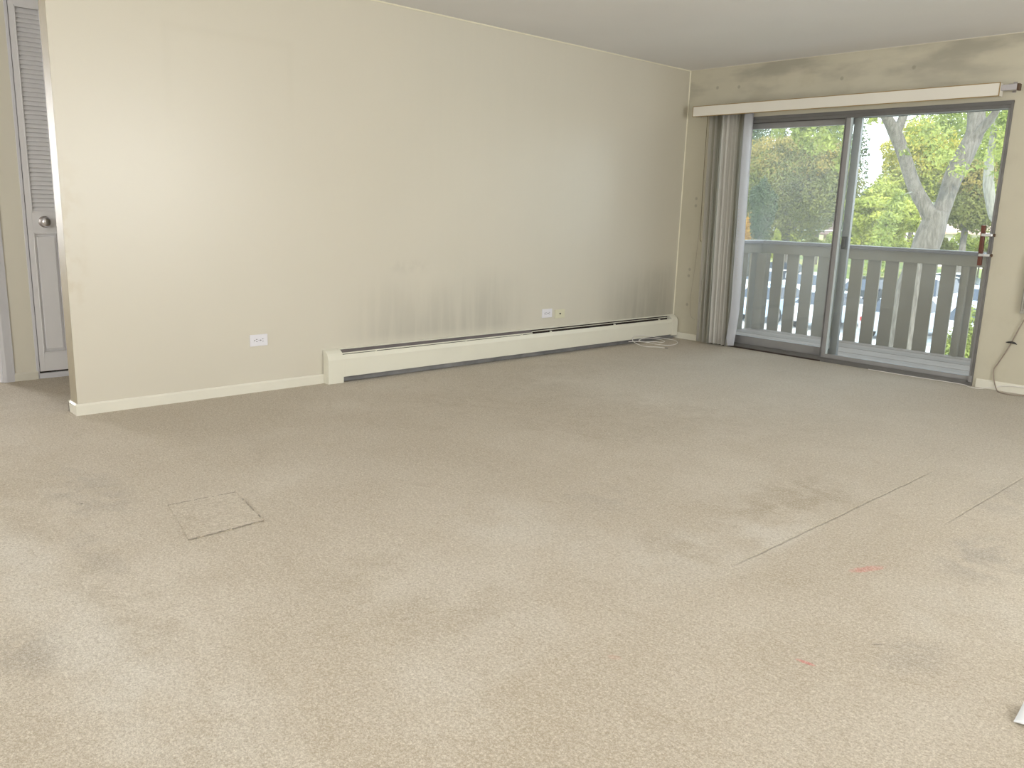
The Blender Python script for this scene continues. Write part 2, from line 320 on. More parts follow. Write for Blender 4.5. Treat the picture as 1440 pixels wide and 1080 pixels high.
def cyl(bm, p0, p1, r0, r1=None, seg=16, cap=True):
    p0, p1 = Vector(p0), Vector(p1); d = p1 - p0; r1 = r0 if r1 is None else r1
    q = Vector((0, 0, 1)).rotation_difference(d.normalized()).to_matrix().to_4x4()
    bmesh.ops.create_cone(bm, cap_ends=cap, segments=seg, radius1=r0, radius2=r1, depth=d.length, matrix=Matrix.Translation((p0 + p1) / 2) @ q)
def tube(bm, pts, rad, seg=6):
    pts = [Vector(p) for p in pts]; n = len(pts); prev = None; rings = []
    rr = rad if isinstance(rad, (list, tuple)) else [rad] * n
    up = Vector((0.3, 0.2, 1)).normalized()
    for i, p in enumerate(pts):
        t = (pts[min(i+1, n-1)] - pts[max(i-1, 0)]).normalized()
        a = t.cross(up if abs(t.dot(up)) < .95 else Vector((1, 0, 0))) if prev is None else prev - t * prev.dot(t)
        a.normalize(); b = t.cross(a); prev = a
        rings.append([bm.verts.new(p + (a * math.cos(2*PI*k/seg) + b * math.sin(2*PI*k/seg)) * rr[i]) for k in range(seg)])
    for i in range(n-1):
        for k in range(seg): bm.faces.new((rings[i][k], rings[i][(k+1) % seg], rings[i+1][(k+1) % seg], rings[i+1][k]))
    bm.faces.new(rings[0][::-1]); bm.faces.new(rings[-1])
def spline(ctrl, n=8):
    """Catmull-Rom through the control points"""
    c = [Vector(p) for p in ctrl]; c = [c[0]*2 - c[1]] + c + [c[-1]*2 - c[-2]]; out = []
    for i in range(1, len(c)-2):
        for k in range(n):
            t = k / n; a, b, d, e = c[i-1], c[i], c[i+1], c[i+2]
            out.append(0.5 * ((2*b) + (d-a)*t + (2*a-5*b+4*d-e)*t*t + (-a+3*b-3*d+e)*t**3))
    out.append(c[-2]); return out
def obj(name, bm, mats, parent=None, smooth=False):
    me = bpy.data.meshes.new(name); bm.to_mesh(me); bm.free()
    for m in (mats if isinstance(mats, (list, tuple)) else [mats]): me.materials.append(m)
    if smooth:
        for p in me.polygons: p.use_smooth = True
    o = bpy.data.objects.new(name, me); C.objects.link(o)
    if parent is not None:
        o.parent = parent
        o.matrix_parent_inverse = Matrix.Identity(4)
        o.location = -wloc(parent)
    return o
def wloc(o):
    v = Vector((0, 0, 0))
    while o is not None: v += o.location; o = o.parent
    return v
def BM(): return bmesh.new()
def box_obj(name, b, mat, parent=None, bev=0.0):
    bm = BM(); bx(bm, *b, bev=bev); return obj(name, bm, mat, parent)
def struct(o): o['kind'] = 'structure'; return o
def thing(name, label, cat, loc=(0, 0, 0), group=None):
    o = bpy.data.objects.new(name, None); o.empty_display_size = 0.1; C.objects.link(o); o.location = loc
    tag(o, label, cat, group); return o
def tag(o, label, cat, group=None):
    o['label'] = label; o['category'] = cat
    if group: o['group'] = group
    return o
def empty_struct(name, loc=(0, 0, 0)):
    o = bpy.data.objects.new(name, None); C.objects.link(o); o.location = loc; o['kind'] = 'structure'; return o

# ------------------------------------------------------------------ room shell
H = 2.44; WE = -5.296; HX = -1.12
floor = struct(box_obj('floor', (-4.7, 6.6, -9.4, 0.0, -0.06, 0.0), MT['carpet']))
bm = BM()   # carpet patch let into the floor, its cut edges a little proud and ragged
pc = [(1.655, -5.43), (1.668, -5.165), (2.025, -5.215), (2.035, -5.50)]
ring = []
for i in range(4):
    a, b = pc[i], pc[(i+1) % 4]
    for k in range(10):
        t = k / 10; j = 0.004 * (0 if k == 0 else 1)
        ring.append((a[0]+(b[0]-a[0])*t + random.uniform(-j, j), a[1]+(b[1]-a[1])*t + random.uniform(-j, j)))
prism(bm, ring, 'z', -0.01, 0.0035)
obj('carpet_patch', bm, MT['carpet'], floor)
bm = BM()
m_gap = plain('seam_gap_dirt', (0.36, 0.32, 0.26), 0.95, 0, 0.35, 40)
for i in (0, 1, 2):
    a, b = pc[i], pc[(i+1) % 4]; n = 22
    for k in range(n):
        if random.random() < (0.6 if i == 1 else 0.15): continue
        t0, t1 = k / n, (k + 1) / n
        p = (a[0]+(b[0]-a[0])*t0, a[1]+(b[1]-a[1])*t0); q = (a[0]+(b[0]-a[0])*t1, a[1]+(b[1]-a[1])*t1)
        tube(bm, [(p[0]+random.uniform(-.003, .003), p[1]+random.uniform(-.003, .003), 0.0028), (q[0]+random.uniform(-.003, .003), q[1]+random.uniform(-.003, .003), 0.0026)], 0.0026, 5)
obj('patch_seam', bm, m_gap, floor)
struct(box_obj('ceiling', (-4.7, 6.6, -9.4, 0.0, H, H + 0.1), MT['ceil']))
wl = struct(box_obj('wall_left', (-0.12, 0.0, WE, 0.0, 0.0, H), MT['wall']))
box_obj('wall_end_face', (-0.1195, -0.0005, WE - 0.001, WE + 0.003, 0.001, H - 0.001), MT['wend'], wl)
DX0, DX1, DZ = 0.42, 2.711, 2.0
bm = BM()
for b in ((-0.12, DX0, 0, 0.15, 0, H), (DX1, 6.72, 0, 0.15, 0, H), (DX0, DX1, 0, 0.15, DZ, H)): bx(bm, *b)
struct(obj('wall_back', bm, MT['wallb']))
# right wall with an added, unseen window opening for the fill light
bm = BM()
for b in ((6.6, 6.72, -9.4, -4.2, 0, H), (6.6, 6.72, -1.8, 0, 0, H), (6.6, 6.72, -4.2, -1.8, 0, 0.7), (6.6, 6.72, -4.2, -1.8, 2.2, H)): bx(bm, *b)
struct(obj('wall_right', bm, MT['walln']))
bm = BM()
for b in ((-4.82, 1.6, -9.52, -9.4, 0, H), (4.8, 6.72, -9.52, -9.4, 0, H), (1.6, 4.8, -9.52, -9.4, 0, 0.75), (1.6, 4.8, -9.52, -9.4, 2.25, H)): bx(bm, *b)
struct(obj('wall_near', bm, MT['walln']))
bm = BM()
for b in ((-4.82, -4.7, -9.4, -6.95, 0, H), (-4.82, -4.7, -5.95, -2.5, 0, H), (-4.82, -4.7, -6.95, -5.95, 0, 0.75), (-4.82, -4.7, -6.95, -5.95, 2.15, H)): bx(bm, *b)
struct(obj('wall_far_left', bm, MT['walln']))
# hall wall carrying the closet; the doorway beside it opens to the next room
bm = BM()
for b in ((HX - 0.12, HX, -5.355, -5.225, 0, H), (HX - 0.12, HX, -5.225, -4.40, 2.34, H), (HX - 0.12, HX, -4.40, -2.5, 0, H), (HX - 0.12, HX, -9.4, -6.35, 0, H), (HX - 0.12, HX, -6.35, -5.355, 2.32, H)): bx(bm, *b)
struct(obj('wall_hall', bm, MT['hall']))
struct(box_obj('wall_hall_end', (-4.7, -0.12, -2.5, -2.38, 0, H), MT['hall']))
struct(box_obj('wall_closet', (HX - 0.75, HX - 0.70, -5.35, -4.2, 0, H), MT['walln']))
bm = BM(); bx(bm, HX - 0.70, HX - 0.12, -5.35, -5.30, 0, H); bx(bm, HX - 0.70, HX - 0.12, -4.25, -4.2, 0, H)
struct(obj('wall_closet_side', bm, MT['walln']))
# window frames out of view; the right and rear windows are added
def window(name, plane, at, a0, a1, z0, z1):
    g = empty_struct(name); bm = BM(); t = 0.05
    segs = ((a0, a1, z0, z0+t), (a0, a1, z1-t, z1), (a0, a0+t, z0, z1), (a1-t, a1, z0, z1), ((a0+a1)/2-t/2, (a0+a1)/2+t/2, z0, z1))
    for (p, q, r, s) in segs:
        if plane == 'x': bx(bm, at, at+0.06, p, q, r, s)
        else: bx(bm, p, q, at, at+0.06, r, s)
    obj('window_frame', bm, MT['casing'], g)
    b = (at+.02, at+.026, a0+t, a1-t, z0+t, z1-t) if plane == 'x' else (a0+t, a1-t, at+.02, at+.026, z0+t, z1-t)
    box_obj('pane', b, MT['glassR'], g)
window('added_window_1', 'x', 6.64, -4.2, -1.8, 0.7, 2.2)  # added opening that goes with the right fill light
window('added_window_2', 'y', -9.49, 1.6, 4.8, 0.75, 2.25)  # added opening that goes with the rear fill light
window('window_3', 'x', -4.79, -6.95, -5.95, 0.75, 2.15)

# baseboards
def bboard(name, axis, a0, a1, face, sgn, h=0.062, t=0.012, mat='base'):
    pr = [(0, 0), (t, 0), (t, h - 0.008), (t * 0.4, h), (0, h)]
    bm = BM(); prism(bm, [(face + sgn * p[0], p[1]) for p in pr], axis, a0, a1)
    return struct(obj(name, bm, MT[mat]))
bboard('baseboard_left', 'y', WE - 0.012, -3.80, 0.0, 1)
bboard('baseboard_left_end', 'x', -0.132, 0.0, WE, -1)
bboard('baseboard_left_hall', 'y', WE - 0.012, -2.5, -0.12, -1)
bboard('baseboard_back', 'x', 0.0, 0.418, 0.0, -1, 0.055)
bboard('baseboard_back_right', 'x', 2.735, 6.6, 0.0, -1, 0.062, 0.012)
bboard('baseboard_hall', 'y', -5.36, -5.225, HX, 1, 0.052, 0.010)
bboard('baseboard_right', 'y', -9.4, 0.0, 6.6, -1)
bboard('baseboard_near', 'x', HX, 6.6, -9.4, 1)
# paint bead in the corners
bm = BM(); tube(bm, [(0.003, -0.003, 0.22), (0.003, -0.003, H - 0.003)], 0.0055, 6); struct(obj('trim_1', bm, MT['bead']))
bm = BM(); tube(bm, [(0.003, WE, H - 0.003), (0.003, -0.003, H - 0.003)], 0.0055, 6); struct(obj('trim_2', bm, MT['bead']))
bm = BM(); tube(bm, [(0.0, -0.003, H - 0.002), (6.6, -0.003, H - 0.002)], 0.003, 6); struct(obj('trim_3', bm, MT['walln']))

# doorway casing beside the closet
g = empty_struct('trim_4')
bm = BM()
prism(bm, [(HX, -5.425), (HX + 0.016, -5.425), (HX + 0.018, -5.405), (HX + 0.011, -5.372), (HX + 0.009, -5.357), (HX, -5.357)], 'z', 0, 2.34)
obj('casing_side', bm, MT['casing'], g)
box_obj('casing_jamb', (HX - 0.13, HX + 0.003, -5.437, -5.357, 0, 2.32), MT['casing'], g, 0.002)
box_obj('casing_head', (HX - 0.01, HX + 0.016, -6.42, -5.357, 2.28, 2.345), MT['casing'], g, 0.002)
box_obj('casing_far_side', (HX - 0.13, HX + 0.016, -6.42, -6.34, 0, 2.30), MT['casing'], g, 0.002)

# ------------------------------------------------------------------ closet door (door_2): louvered folding leaves
d2 = empty_struct('door_2', (HX, -5.215, 0))
box_obj('door_jamb', (HX - 0.10, HX + 0.002, -5.232, -5.214, 0, 2.34), MT['casing'], d2, 0.002)
box_obj('floor_track', (HX - 0.05, HX + 0.004, -5.215, -4.40, 0, 0.034), MT['casing'], d2, 0.002)
box_obj('closet_gap_shade', (HX - 0.05, HX - 0.02, -5.215, -4.40, 0.034, 0.046), MT['dark'], d2)  # dark strip painting the shade of the gap under the leaves
slat_me = None
def leaf(y0, first):
    global slat_me
    y1 = y0 + 0.197; x0, x1 = HX - 0.028, HX - 0.002; zt = 2.33; zb = 0.046
    bm = BM()
    bx(bm, x0, x1, y0, y0 + 0.029, zb, zt, 0.0015); bx(bm, x0, x1, y1 - 0.029, y1, zb, zt, 0.0015)
    for a, b in ((zb, 0.165), (0.93, 1.055), (2.262, zt)): bx(bm, x0, x1, y0 + 0.029, y1 - 0.029, a, b, 0.001)
    lf = obj('door_leaf', bm, MT['ldoor'], d2)
    # moulded frames round louvres and panel
    bm = BM()
    for a, b in ((0.165, 0.93), (1.055, 2.262)):
        for (p, q, r, s) in ((y0+.029, y0+.036, a, b), (y1-.036, y1-.029, a, b), (y0+.029, y1-.029, a, a+.008), (y0+.029, y1-.029, b-.008, b)):
            bx(bm, x1 - 0.004, x1 + 0.003, p, q, r, s, 0.002)
    obj('moulding', bm, MT['ldoor'], lf)
    bm = BM(); bx(bm, x0 + 0.008, x1 - 0.012, y0 + 0.036, y1 - 0.036, 0.173, 0.922); bx(bm, x0 + 0.008, x1 - 0.003, y0 + 0.047, y1 - 0.047, 0.188, 0.907, 0.004)
    obj('lower_panel', bm, MT['ldoor'], lf)
    n = 45; z0 = 1.066; p = (2.252 - z0) / n
    if slat_me is None:
        bm = BM(); bx(bm, -0.0185, 0.0185, -0.066, 0.066, -0.003, 0.003, 0.001, rot=Matrix.Rotation(math.radians(57), 3, 'Y'), piv=Vector((0, 0, 0)))
        slat_me = bpy.data.meshes.new('slat'); bm.to_mesh(slat_me); bm.free(); slat_me.materials.append(MT['ldoor'])
    off = wloc(lf)
    for i in range(n):
        o = bpy.data.objects.new('slat', slat_me); C.objects.link(o); o.parent = lf
        o.location = Vector((x0 + 0.0135, (y0 + y1) / 2, z0 + (i + .5) * p)) - off
    return lf
lf = leaf(-5.210, True)
bm = BM()
ky, kz, kx = -5.111, 0.998, HX - 0.002
cyl(bm, (kx, ky, kz), (kx + 0.004, ky, kz), 0.036, 0.034, 28); rose = obj('knob_rose', bm, MT['knobr'], lf, True)
bm = BM(); cyl(bm, (kx + 0.003, ky, kz), (kx + 0.022, ky, kz), 0.010, 0.012, 20)
bmesh.ops.create_uvsphere(bm, u_segments=24, v_segments=16, radius=0.030, matrix=Matrix.Translation((kx + 0.036, ky, kz)) @ Matrix.Diagonal((0.62, 1, 1, 1)))
obj('knob', bm, MT['knob'], lf, True)
for k in range(1, 4): leaf(-5.210 + 0.2 * k, False)

# ------------------------------------------------------------------ sliding glass door (door_1)
d1 = empty_struct('door_1', (DX0, 0, 0))
bm = BM()
bx(bm, DX0, DX0 + 0.028, -0.012, 0.125, 0, DZ, 0.002); bx(bm, DX1 - 0.016, DX1, -0.014, 0.125, 0, DZ, 0.002)
bx(bm, DX0, DX1, -0.012, 0.125, DZ - 0.026, DZ, 0.002)
bx(bm, DX0, DX1, -0.012, 0.125, 0.0, 0.022, 0.002)
for yy in (0.0, 0.052, 0.107): bx(bm, DX0 + .028, DX1 - .016, yy - 0.003, yy + 0.003, 0.02, 0.036); bx(bm, DX0 + .028, DX1 - .016, yy - 0.003, yy + 0.003, DZ - 0.05, DZ - 0.024)
obj('door_frame', bm, MT['alud'], d1)
def panel(name, x0, x1, y0, y1, z0, z1, sl, sr, rb, rt, glass, mat):
    bm = BM()
    bx(bm, x0, x0 + sl, y0, y1, z0, z1, 0.002); bx(bm, x1 - sr, x1, y0, y1, z0, z1, 0.002)
    bx(bm, x0 + sl, x1 - sr, y0 + .002, y1 - .002, z0, z0 + rb, 0.002); bx(bm, x0 + sl, x1 - sr, y0 + .002, y1 - .002, z1 - rt, z1, 0.002)
    p = obj(name, bm, MT[mat], d1)
    ym = (y0 + y1) / 2
    box_obj('pane', (x0 + sl - .005, x1 - sr + .005, ym - .003, ym + .003, z0 + rb - .005, z1 - rt + .005), MT[glass], p)
    return p
fx = panel('fixed_panel', DX0 + 0.030, 1.622, 0.066, 0.100, 0.026, 1.955, 0.030, 0.062, 0.078, 0.05, 'glassL', 'alu')
sp = panel('sliding_panel', 1.515, 2.693, 0.010, 0.044, 0.026, 1.972, 0.040, 0.018, 0.040, 0.022, 'glassR', 'alu')
bm = BM(); bx(bm, 1.556, 1.570, 0.012, 0.030, 0.066, 1.95, 0.001); obj('glass_edge_strip', bm, MT['gedge'], sp)  # bright bluish edge of the glass, built as a pale strip
bm = BM(); bx(bm, 1.515, 1.521, -0.004, 0.010, 0.03, 1.97); obj('stile_lip', bm, MT['alud'], sp)
bm = BM(); bx(bm, 1.572, 1.620, 0.050, 0.066, 0.930, 1.030, 0.003); bx(bm, 1.580, 1.600, 0.044, 0.052, 0.95, 1.01, 0.002); obj('latch', bm, MT['slot'], fx)
bm = BM(); bx(bm, 2.643, 2.670, -0.074, -0.048, 0.876, 1.156, 0.004, rot=Matrix.Rotation(math.radians(-1.5), 3, 'Y')); obj('handle_bar', bm, MT['wood'], sp)
for zz in (0.950, 1.090):
    bm = BM(); bx(bm, 2.648, 2.722, -0.078, -0.040, zz - .010, zz + .010, 0.003); bx(bm, 2.676, 2.692, -0.042, 0.012, zz - .012, zz + .012, 0.003)
    br = obj('handle_bracket', bm, MT['chrome'], sp)
    bm = BM(); cyl(bm, (2.724, -0.059, zz), (2.734, -0.059, zz), 0.011, None, 12); obj('bracket_screw', bm, MT['brown'], br)
bm = BM(); bx(bm, DX1 - .028, DX1 - .004, -0.022, -0.008, 0.03, 0.075, 0.003); cyl(bm, (DX1 - .016, -0.03, 0.06), (DX1 - .016, -0.02, 0.06), 0.006, None, 10); obj('roller_stop', bm, MT['alu'], d1)
box_obj('head_shade_strip', (DX0 + .03, 1.60, 0.046, 0.064, 1.952, 1.975), MT['dark'], d1)  # dark box painting the shade above the fixed panel
box_obj('sill_shade_strip', (DX0 + .01, 1.53, -0.0155, -0.0125, 0.0, 0.012), MT['dark'], d1)  # dark strip painting the shaded gap at the sill's foot

# ------------------------------------------------------------------ vertical blind
bl = thing('vertical_blind', 'cream vertical blind pushed open to the left of the glass door', 'blind', (0.45, -0.09, 2.07))
bm = BM()
bx(bm, 0.150, 2.645, -0.128, -0.124, 2.022, 2.106, 0.001); bx(bm, 0.150, 0.154, -0.124, -0.004, 2.022, 2.106, 0.001); bx(bm, 2.641, 2.645, -0.124, -0.05, 2.022, 2.106, 0.001)
obj('valance', bm, MT['valance'], bl)
bm = BM()
for z in (2.020, 2.106): bx(bm, 0.148, 2.648, -0.1295, -0.122, z - .0028, z + .0028)
for x in (0.149, 2.646): bx(bm, x - .0026, x + .0026, -0.1295, -0.122, 2.022, 2.106)
obj('valance_edge', bm, MT['valedge'], bl)
box_obj('head_rail', (0.17, 2.742, -0.098, -0.058, 2.056, 2.094), MT['rail'], bl, 0.002)
box_obj('rail_end_cap', (2.742, 2.758, -0.100, -0.056, 2.052, 2.096), MT['brown'], bl, 0.003)
for x in (0.5, 1.55, 2.70):
    bm = BM(); bx(bm, x - .012, x + .012, -0.090, 0.0, 2.094, 2.098); bx(bm, x - .012, x + .012, -0.003, 0.0, 2.05, 2.12); cyl(bm, (x, -0.02, 2.098), (x, -0.02, 2.104), 0.005, None, 8); obj('rail_bracket', bm, MT['knobr'], bl)
def vane(x, ang, mat, lean=0.0, curl=0.0, wd=0.089, y=-0.078, top=2.045, bot=0.018):
    bm = BM(); nz = 12; nx = 6; rows = []
    for i in range(nz + 1):
        t = i / nz; z = top + (bot - top) * t; cx = x + lean * t - curl * max(0, t - 0.86) ** 1 / 0.14; row = []
        for j in range(nx + 1):
            s = j / nx - .5; px = s * wd; py = 0.010 * (1 - 4 * s * s)
            row.append(bm.verts.new((cx + px * math.cos(ang) - py * math.sin(ang), y + px * math.sin(ang) + py * math.cos(ang), z)))
        rows.append(row)
    for i in range(nz):
        for j in range(nx): bm.faces.new((rows[i][j], rows[i][j+1], rows[i+1][j+1], rows[i+1][j]))
    r = bmesh.ops.solidify(bm, geom=bm.faces[:], thickness=0.0011)
    bm.normal_update()
    return obj('vane', bm, MT[mat], bl, True)
D = math.radians
vs = [(0.350, 22, 'vane'), (0.366, 34, 'vane'), (0.384, 52, 'vand'), (0.402, 66, 'vane'), (0.420, 74, 'vand'), (0.438, 80, 'vand'), (0.456, 84, 'vand'),
      (0.486, 40, 'vane'), (0.508, 26, 'vanec'), (0.532, 40, 'vane'), (0.562, 24, 'vanec'), (0.588, 44, 'vane'), (0.614, 66, 'vane'), (0.636, 78, 'vand'), (0.654, 84, 'vand'), (0.668, 76, 'vand')]
for (x, a, m) in vs: vane(x, D(a), m, 0.035 + random.uniform(-.008, .008))
vane(0.698, D(62), 'vanew', 0.035, 0.035, 0.089, -0.085)
bm = BM(); tube(bm, spline([(0.300, -0.115, 2.02), (0.306, -0.116, 1.5), (0.320, -0.118, 1.0), (0.330, -0.118, 0.935), (0.338, -0.118, 0.932)], 6), 0.0030, 6); obj('tilt_wand', bm, MT['wandm'], bl)
bm = BM(); tube(bm, spline([(0.25, -0.02, 2.03), (0.245, -0.02, 1.3), (0.225, -0.02, 0.75), (0.205, -0.03, 0.40), (0.225, -0.035, 0.24), (0.275, -0.04, 0.20)], 8), 0.0011, 5); obj('pull_cord', bm, MT['cord'], bl)
bm = BM()
for i in range(22):   # bead chain linking the vane hems by the pane
    z = 1.25 - i * 0.03; bmesh.ops.create_icosphere(bm, subdivisions=1, radius=0.004, matrix=Matrix.Translation((0.700 + 0.002 * i, -0.125, z)))
o = obj('bead_chain', bm, MT['valance'], bl); o['kind'] = 'stuff'

# ------------------------------------------------------------------ baseboard heater
HY0, HY1 = -3.80, -0.015
ht = thing('baseboard_heater', 'long cream baseboard heater with open top slot along the long wall', 'heater', (0.03, -1.9, 0))
bm = BM(); bx(bm, 0.0, 0.004, HY0, HY1, 0.02, 0.222); bx(bm, 0.004, 0.020, HY0 + .1, HY1, 0.214, 0.222, 0.001)
obj('back_plate', bm, MT['heater'], ht)
bm = BM()   # front panel: vertical face with rolled top edge
prism(bm, [(0.065, 0.040), (0.068, 0.040), (0.0685, 0.158), (0.062, 0.178), (0.055, 0.188), (0.053, 0.186), (0.060, 0.176), (0.0655, 0.157)], 'y', HY0 + 0.10, HY1 - 0.08)
obj('front_panel', bm, MT['heater'], ht)
def cap(y0, y1):
    bm = BM(); prism(bm, [(0.0, 0.0), (0.070, 0.0), (0.071, 0.158), (0.066, 0.180), (0.052, 0.203), (0.030, 0.217), (0.0, 0.223)], 'y', y0, y1)
    bmesh.ops.bevel(bm, geom=[e for e in bm.edges], offset=0.0015, segments=1, affect='EDGES')
    return obj('end_cap', bm, MT['heater'], ht)
cap(HY0, HY0 + 0.115)
bm = BM(); prism(bm, [(0.0, 0.03), (0.070, 0.03), (0.071, 0.158), (0.066, 0.180), (0.052, 0.200), (0.030, 0.214), (0.0, 0.223)], 'y', HY1 - 0.085, HY1); obj('end_cap', bm, MT['heater'], ht)
bm = BM(); prism(bm, [(0.022, 0.216), (0.024, 0.217), (0.046, 0.198), (0.045, 0.196)], 'y', HY0 + 0.115, -1.93)
obj('damper', bm, MT['damper'], ht)
bm = BM(); prism(bm, [(0.0445, 0.198), (0.0465, 0.199), (0.0525, 0.193), (0.051, 0.191)], 'y', HY0 + 0.115, -1.93); obj('damper_lip', bm, MT['heater'], ht)
bm = BM(); prism(bm, [(0.031, 0.2045), (0.0325, 0.2065), (0.039, 0.203), (0.0375, 0.2010)], 'y', -1.93, HY1 - 0.08)
o = obj('damper', bm, MT['heater'], ht); box_obj('slot_shade_sheet', (0.0042, 0.0052, HY0 + .116, HY1 - .086, 0.09, 0.2135), MT['dark'], ht); o['label'] = 'cream open damper strip'  # dark sheet painting the shade inside the heater slot
for y in (-3.42, -2.62, -2.05, -1.72, -0.92, -0.28):
    bm = BM(); bx(bm, 0.040, 0.058, y - .004, y + .004, 0.180, 0.197, 0.001); obj('bracket', bm, MT['heater'], ht)
bm = BM(); bx(bm, 0.006, 0.040, HY0 + .12, HY1 - .09, 0.10, 0.165); obj('fin_element', bm, MT['dark'], ht)
bm = BM(); bx(bm, 0.012, 0.050, HY0 + .116, HY1 - .02, 0.004, 0.030, 0.004); obj('pipe_cover', bm, MT['grub'], ht)
bm = BM(); tube(bm, [(0.058, HY0 + .116, 0.034), (0.058, HY1 - .09, 0.034)], 0.0035, 6); obj('lower_rail', bm, MT['grub'], ht)

# ------------------------------------------------------------------ outlets and cable jack
def outlet(y, z, label):
    t = thing('wall_outlet', label, 'outlet', (0, y, z))
    bm = BM(); bx(bm, 0, 0.006, y - .058, y + .058, z - .036, z + .036, 0.0025); obj('cover_plate', bm, MT['plate'], t)
    for s in (-1, 1):
        bm = BM(); n = 20; pts = []
        for k in range(n):
            a = 2*PI*k/n; pts.append((y + s*.020 + max(-.0145, min(.0145, .0175*math.cos(a))), z + .0175*math.sin(a)))
        prism(bm, pts, 'x', 0.004, 0.0075); rc = obj('receptacle', bm, MT['plate'], t)
        bm = BM(); cy = y + s*.020
        bx(bm, 0.0074, 0.0079, cy + .001, cy + .009, z + .0055, z + .0085); bx(bm, 0.0074, 0.0079, cy + .001, cy + .009, z - .0085, z - .0055)
        cyl(bm, (0.0074, cy - .0085, z), (0.0079, cy - .0085, z), 0.0035, None, 10); obj('slots', bm, MT['slot'], rc)
    bm = BM(); cyl(bm, (0.005, y, z), (0.0072, y, z), 0.003, None, 10); obj('screw', bm, MT['chrome'], t)
outlet(-4.245, 0.325, 'white double outlet low on the wall left of the heater')
outlet(-1.727, 0.336, 'white double outlet above the heater beside the cream cable plate')
t = thing('cable_plate', 'cream wall plate with one dark cable socket above the heater', 'wall plate', (0, -1.577, 0.323))
bm = BM(); bx(bm, 0, 0.006, -1.635, -1.519, 0.287, 0.359, 0.0025); obj('cover_plate', bm, MT['plateb'], t)
bm = BM(); cyl(bm, (0.005, -1.577, 0.325), (0.014, -1.577, 0.325), 0.0065, 0.0055, 8); obj('socket', bm, MT['slot'], t)
for s in (-1, 1):
    bm = BM(); cyl(bm, (0.005, -1.577 + s*.042, 0.323), (0.0072, -1.577 + s*.042, 0.323), 0.0028, None, 8); obj('screw', bm, MT['plateb'], t)

# ------------------------------------------------------------------ cables
RR = 0.0035
t = thing('coax_cable', 'white coaxial cable coiled loosely on carpet near the heater', 'cable', (0.25, -0.45, 0))
bm = BM()
def G(u, v, z=RR):    # measured floor points of the coil
    d = F_ + R_ * ((u - 720) / 1163.3) + U_ * ((540 - v) / 1163.3); k = (z - CAM.z) / d.z
    p = CAM + d * k; return (p.x, p.y, z)
def Hh(u, v):         # where the cable is propped against the heater's face
    d = F_ + R_ * ((u - 720) / 1163.3) + U_ * ((540 - v) / 1163.3); k = (0.088 - CAM.x) / d.x
    p = CAM + d * k; return (0.088, p.y, max(p.z, RR))
def S(u, v, z=RR):
    p = G(u, v, z); return p if p[0] > 0.088 else Hh(u, v)
coil = [S(884, 480.5), S(900, 480.2), S(912, 481.8), S(925, 484.5), S(940, 485.6), S(950, 484), S(952.8, 481.5), S(948, 478.4), S(935, 476.0, .008), S(921, 474.0), S(906, 472.0), S(894, 472.8), S(889.3, 476.8), S(892, 481.3, .010), S(900, 485.3, .006), S(910, 487.6), S(924, 488), S(935, 489.3)]
inner = [S(906, 480.8, .010), S(920, 480.5, .010), S(930, 481.6, .010), S(934.5, 480.2, .009), S(930, 478.0, .010), S(920, 476.2, .014), S(909, 475.6, .012), S(901, 477.0, .010), S(898.8, 479.0, .009), S(903, 480.6, .0105)]
tube(bm, spline(inner, 6), RR, 6)
tube(bm, spline(coil, 6), RR, 6); obj('cable_run', bm, MT['cable'], t, True)
e0 = Vector(coil[-1]); e1 = e0 + (e0 - Vector(coil[-2])).normalized() * 0.028
bm = BM(); cyl(bm, e0 + Vector((0, 0, .002)), e1 + Vector((0, 0, .002)), 0.0055, None, 8); obj('plug', bm, MT['knobr'], t)
bm = BM()
tube(bm, spline([(1.95, -0.030, RR), (2.25, -0.032, RR), (2.50, -0.028, .005), (2.66, -0.034, .006), (2.715, -0.075, RR), (2.78, -0.075, RR), (2.86, -0.030, .02), (2.95, -0.020, .045), (3.10, -0.018, .05), (3.30, -0.018, .03), (3.6, -0.02, RR)], 8), 0.0032, 6)
tag(obj('door_sill_cable', bm, MT['cable'], None, True), 'thin white cable lying along the sliding door sill to the right', 'cable')
t = thing('hanging_cord', 'grey brown cord hanging from the ribbed box down to the floor', 'cord', (2.92, -0.02, 0.3))
bm = BM()
tube(bm, spline([(3.00, -0.020, 0.56), (2.965, -0.016, 0.47), (2.915, -0.014, 0.32), (2.865, -0.014, 0.20), (2.842, -0.014, 0.145), (2.850, -0.018, 0.09), (2.872, -0.026, 0.03), (2.90, -0.060, .005), (2.95, -0.115, .005), (3.03, -0.12, .005), (3.09, -0.06, .008), (3.12, -0.03, 0.02)], 8), 0.0040, 6)
obj('cord_run', bm, MT['cord'], t, True)
bm = BM(); tube(bm, spline([(2.895, -0.022, 0.352), (2.920, -0.024, 0.356), (2.945, -0.024, 0.354), (2.965, -0.024, 0.346)], 4), [0.003]*2 + [0.006]*3 + [0.0075]*4 + [0.006]*2 + [0.003]*2, 8); obj('splice', bm, MT['slot'], t, True)
t = thing('ribbed_wall_box', 'grey ribbed box on the wall at the right edge above the hanging cord', 'wall box', (3.03, 0, 0.78))
box_obj('back_box', (2.952, 3.16, -0.034, 0.0, 0.565, 0.98), MT['boxg'], t, 0.004)
for k in range(12):
    x = 2.96 + k * 0.0165; box_obj('rib', (x, x + .009, -0.042, -0.033, 0.585, 0.96), MT['boxg'], t, 0.002)
